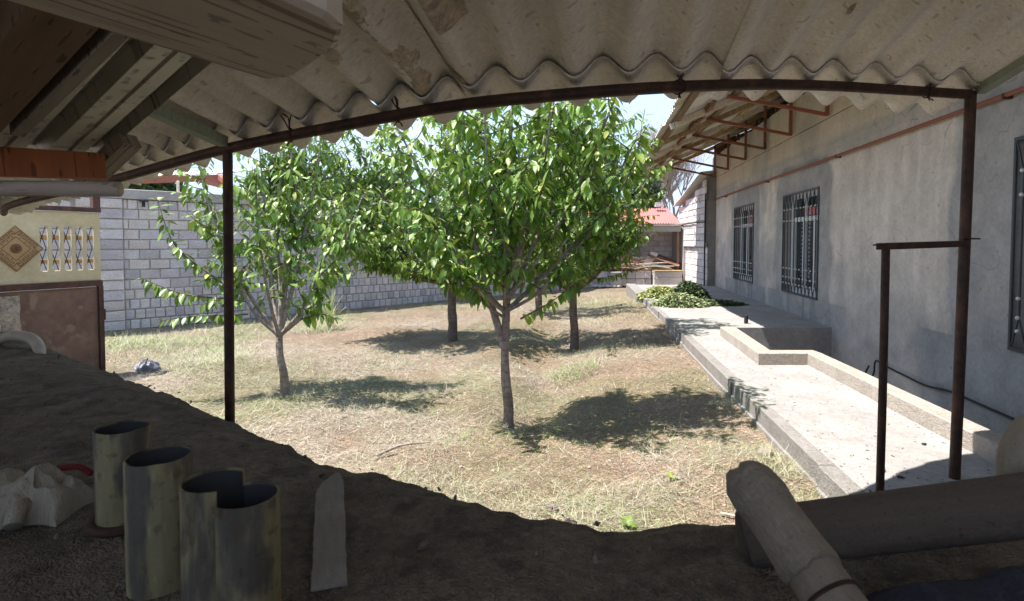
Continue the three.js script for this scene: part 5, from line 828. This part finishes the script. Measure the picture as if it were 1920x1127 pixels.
// stones, bag, twigs and weeds lying in the yard
{
  const r = rng(91);
  const rock = (label, x, d, s, col, flat = .6) => { const g = new THREE.IcosahedronGeometry(s, 2), p = g.attributes.position; for (let i = 0; i < p.count; i++) { const X = p.getX(i), Y = p.getY(i), Z = p.getZ(i), k = .75 + .55 * fbm(X / s * 1.2 + x * 5, Z / s * 1.2 + Y / s + d, 3, 7); p.setXYZ(i, X * k * 1.25, Math.max(-s * .3, Y * k * flat), Z * k); } const q = toCreasedNormals(g, .5); q.rotateY(x * 9); q.translate(x, groundH(x, -d) + s * flat * .45, -d); return tag(mesh('stone', boxUV(q), std({ map: rep(T.concrete, 2), color: rgb(...col), bumpMap: rep(T.gritB, 5), bumpScale: .004 })), label, 'stone'); };
  rock('pale pinkish stone beside the kerb of the walkway', 1.66, 3.62, .038, [.95, .85, .76], .9); rock('flat pale stone lying farther along the kerb', 1.58, 3.95, .035, [.8, .75, .7], .4); rock('flat grey stone on bare soil in the near yard', .22, 3.1, .04, [.6, .5, .45], .4); rock('small light stone right of the centre tree shadow', 1.0, 3.3, .02, [.9, .84, .78]);
  for (let i = 0; i < 60; i++) { /* small pebbles share one mass below */ }
  const pb = []; for (let i = 0; i < 420; i++) { const d = 1.4 + r() * 4.5, x = lerp(-.6 * d, kerbX(d) - .05, Math.pow(r(), .5)), s = .004 + r() * r() * .014, g = new THREE.IcosahedronGeometry(s, 0); g.scale(1.3, .7, 1); g.rotateY(r() * 6); g.translate(x, groundH(x, -d) + s * .3, -d); pb.push(g); } const pm = mesh('gravel', pb, std({ color: rgb(.36, .30, .25) })); pm.userData.kind = 'stuff'; tag(pm, 'small pebbles strewn on the bare soil near the kerb', 'gravel');
  const bag = grid(36, 20, (u, v) => { const a = u * 6.2832, q = Math.sin(v * 1.57), k = .75 + .6 * fbm(Math.cos(a) * 2 + 3, Math.sin(a) * 2 + v * 3, 4, 12); return V(Math.cos(a) * q * .15 * k, Math.max(0, Math.cos(v * 1.57) * .11 * k + .02 * Math.sin(a * 7 + v * 9)), Math.sin(a) * q * .11 * k); }); const b = mesh('crumpled_bag', bag, std({ color: rgb(.16, .16, .18), roughness: .5, side: THREE.DoubleSide })); b.position.set(-4.3, groundH(-4.3, -6.55), -6.55); tag(b, 'crumpled dark grey plastic bag on the straw at the left', 'bag');
  const cl = mesh('crumpled_scrap', bag.clone().scale(.32, .5, .32), std({ color: rgb(.12, .10, .09) })); cl.position.set(.30, groundH(.30, -2.83), -2.83); tag(cl, 'small dark crumpled scrap on the bare soil in the near yard', 'litter');
  const stick = (label, pts, rad, m) => tag(mesh('twig', taperTube(pts.map(([x, h, d]) => V(x, groundH(x, -d) + h, -d)), rad, rad * .4, 14, 6, .15, 3), m), label, 'twig');
  stick('forked dark twig lying left of the centre tree foot', [[-.95, .02, 3.85], [-.8, .05, 3.95], [-.6, .04, 4.05]], .012, M.bark); stick('long pale curved stem lying in the near yard', [[.5, .01, 2.72], [.75, .03, 2.7], [.95, .02, 2.6], [1.1, .02, 2.55]], .006, M.woodPale); stick('pale twig lying near the kerb to the right', [[1.1, .02, 2.9], [1.22, .03, 2.8], [1.38, .02, 2.7]], .006, M.woodPale); stick('short upright dry stalk in the near yard', [[.27, 0, 2.55], [.275, .05, 2.55], [.28, .09, 2.55]], .006, M.woodPale);
  const weed = (label, x, d, n, s, tone) => { const t = thing('broadleaf_weed', label, 'weed', [x, groundH(x, -d), -d]); mesh('stem', taperTube([V(0, -.01, 0), V(.004, .02, 0)], .004, .003, 2, 5), M.twig, t); for (let i = 0; i < n; i++) { const m = mesh('leaf', leafGeos[i % 3], leafMats[tone], t), k = s * (.7 + .6 * r()); m.scale.set(k * 1.6, k, k); m.position.y = .02; m.rotation.set(-1.2 + r() * .4, i / n * 6.283 + r() * .5, 0, 'YXZ'); } };
  weed('pale green broad leaved weed at the near edge of the yard', .74, 2.42, 6, .038, 0); weed('tuft of green weed on bare soil behind the pale one', .6, 2.85, 9, .05, 2); weed('small green leaf sprout left of the stick head', 1.0, 2.55, 4, .04, 2); weed('small weed right of the centre tree in full sun', .95, 3.3, 5, .04, 4); weed('little sprout in the near yard at the centre', .12, 2.75, 4, .04, 2); weed('small sprout left of centre close to the mud wall', -.22, 2.6, 4, .035, 4);
  weed('weed at the shaded foot of the kerb corner', 1.62, 2.75, 9, .07, 1);
  const wt = thing('tall_grass_clump', 'clump of tall pale grass stalks before the left wall', 'grass clump', [-3.15, groundH(-3.15, -9.6), -9.6]); const st = []; for (let i = 0; i < 40; i++) { const a = r() * 6.28, q = .05 + r() * .25, h = .3 + r() * .4; st.push(tube([V(0, 0, 0), V(Math.cos(a) * q * .4, h * .6, Math.sin(a) * q * .4), V(Math.cos(a) * q, h, Math.sin(a) * q)], .005, 5, 4)); } mesh('stalks', st, std({ color: rgb(.38, .42, .2) }), wt).userData.kind = 'stuff';
}
renderer.render(scene, camera);
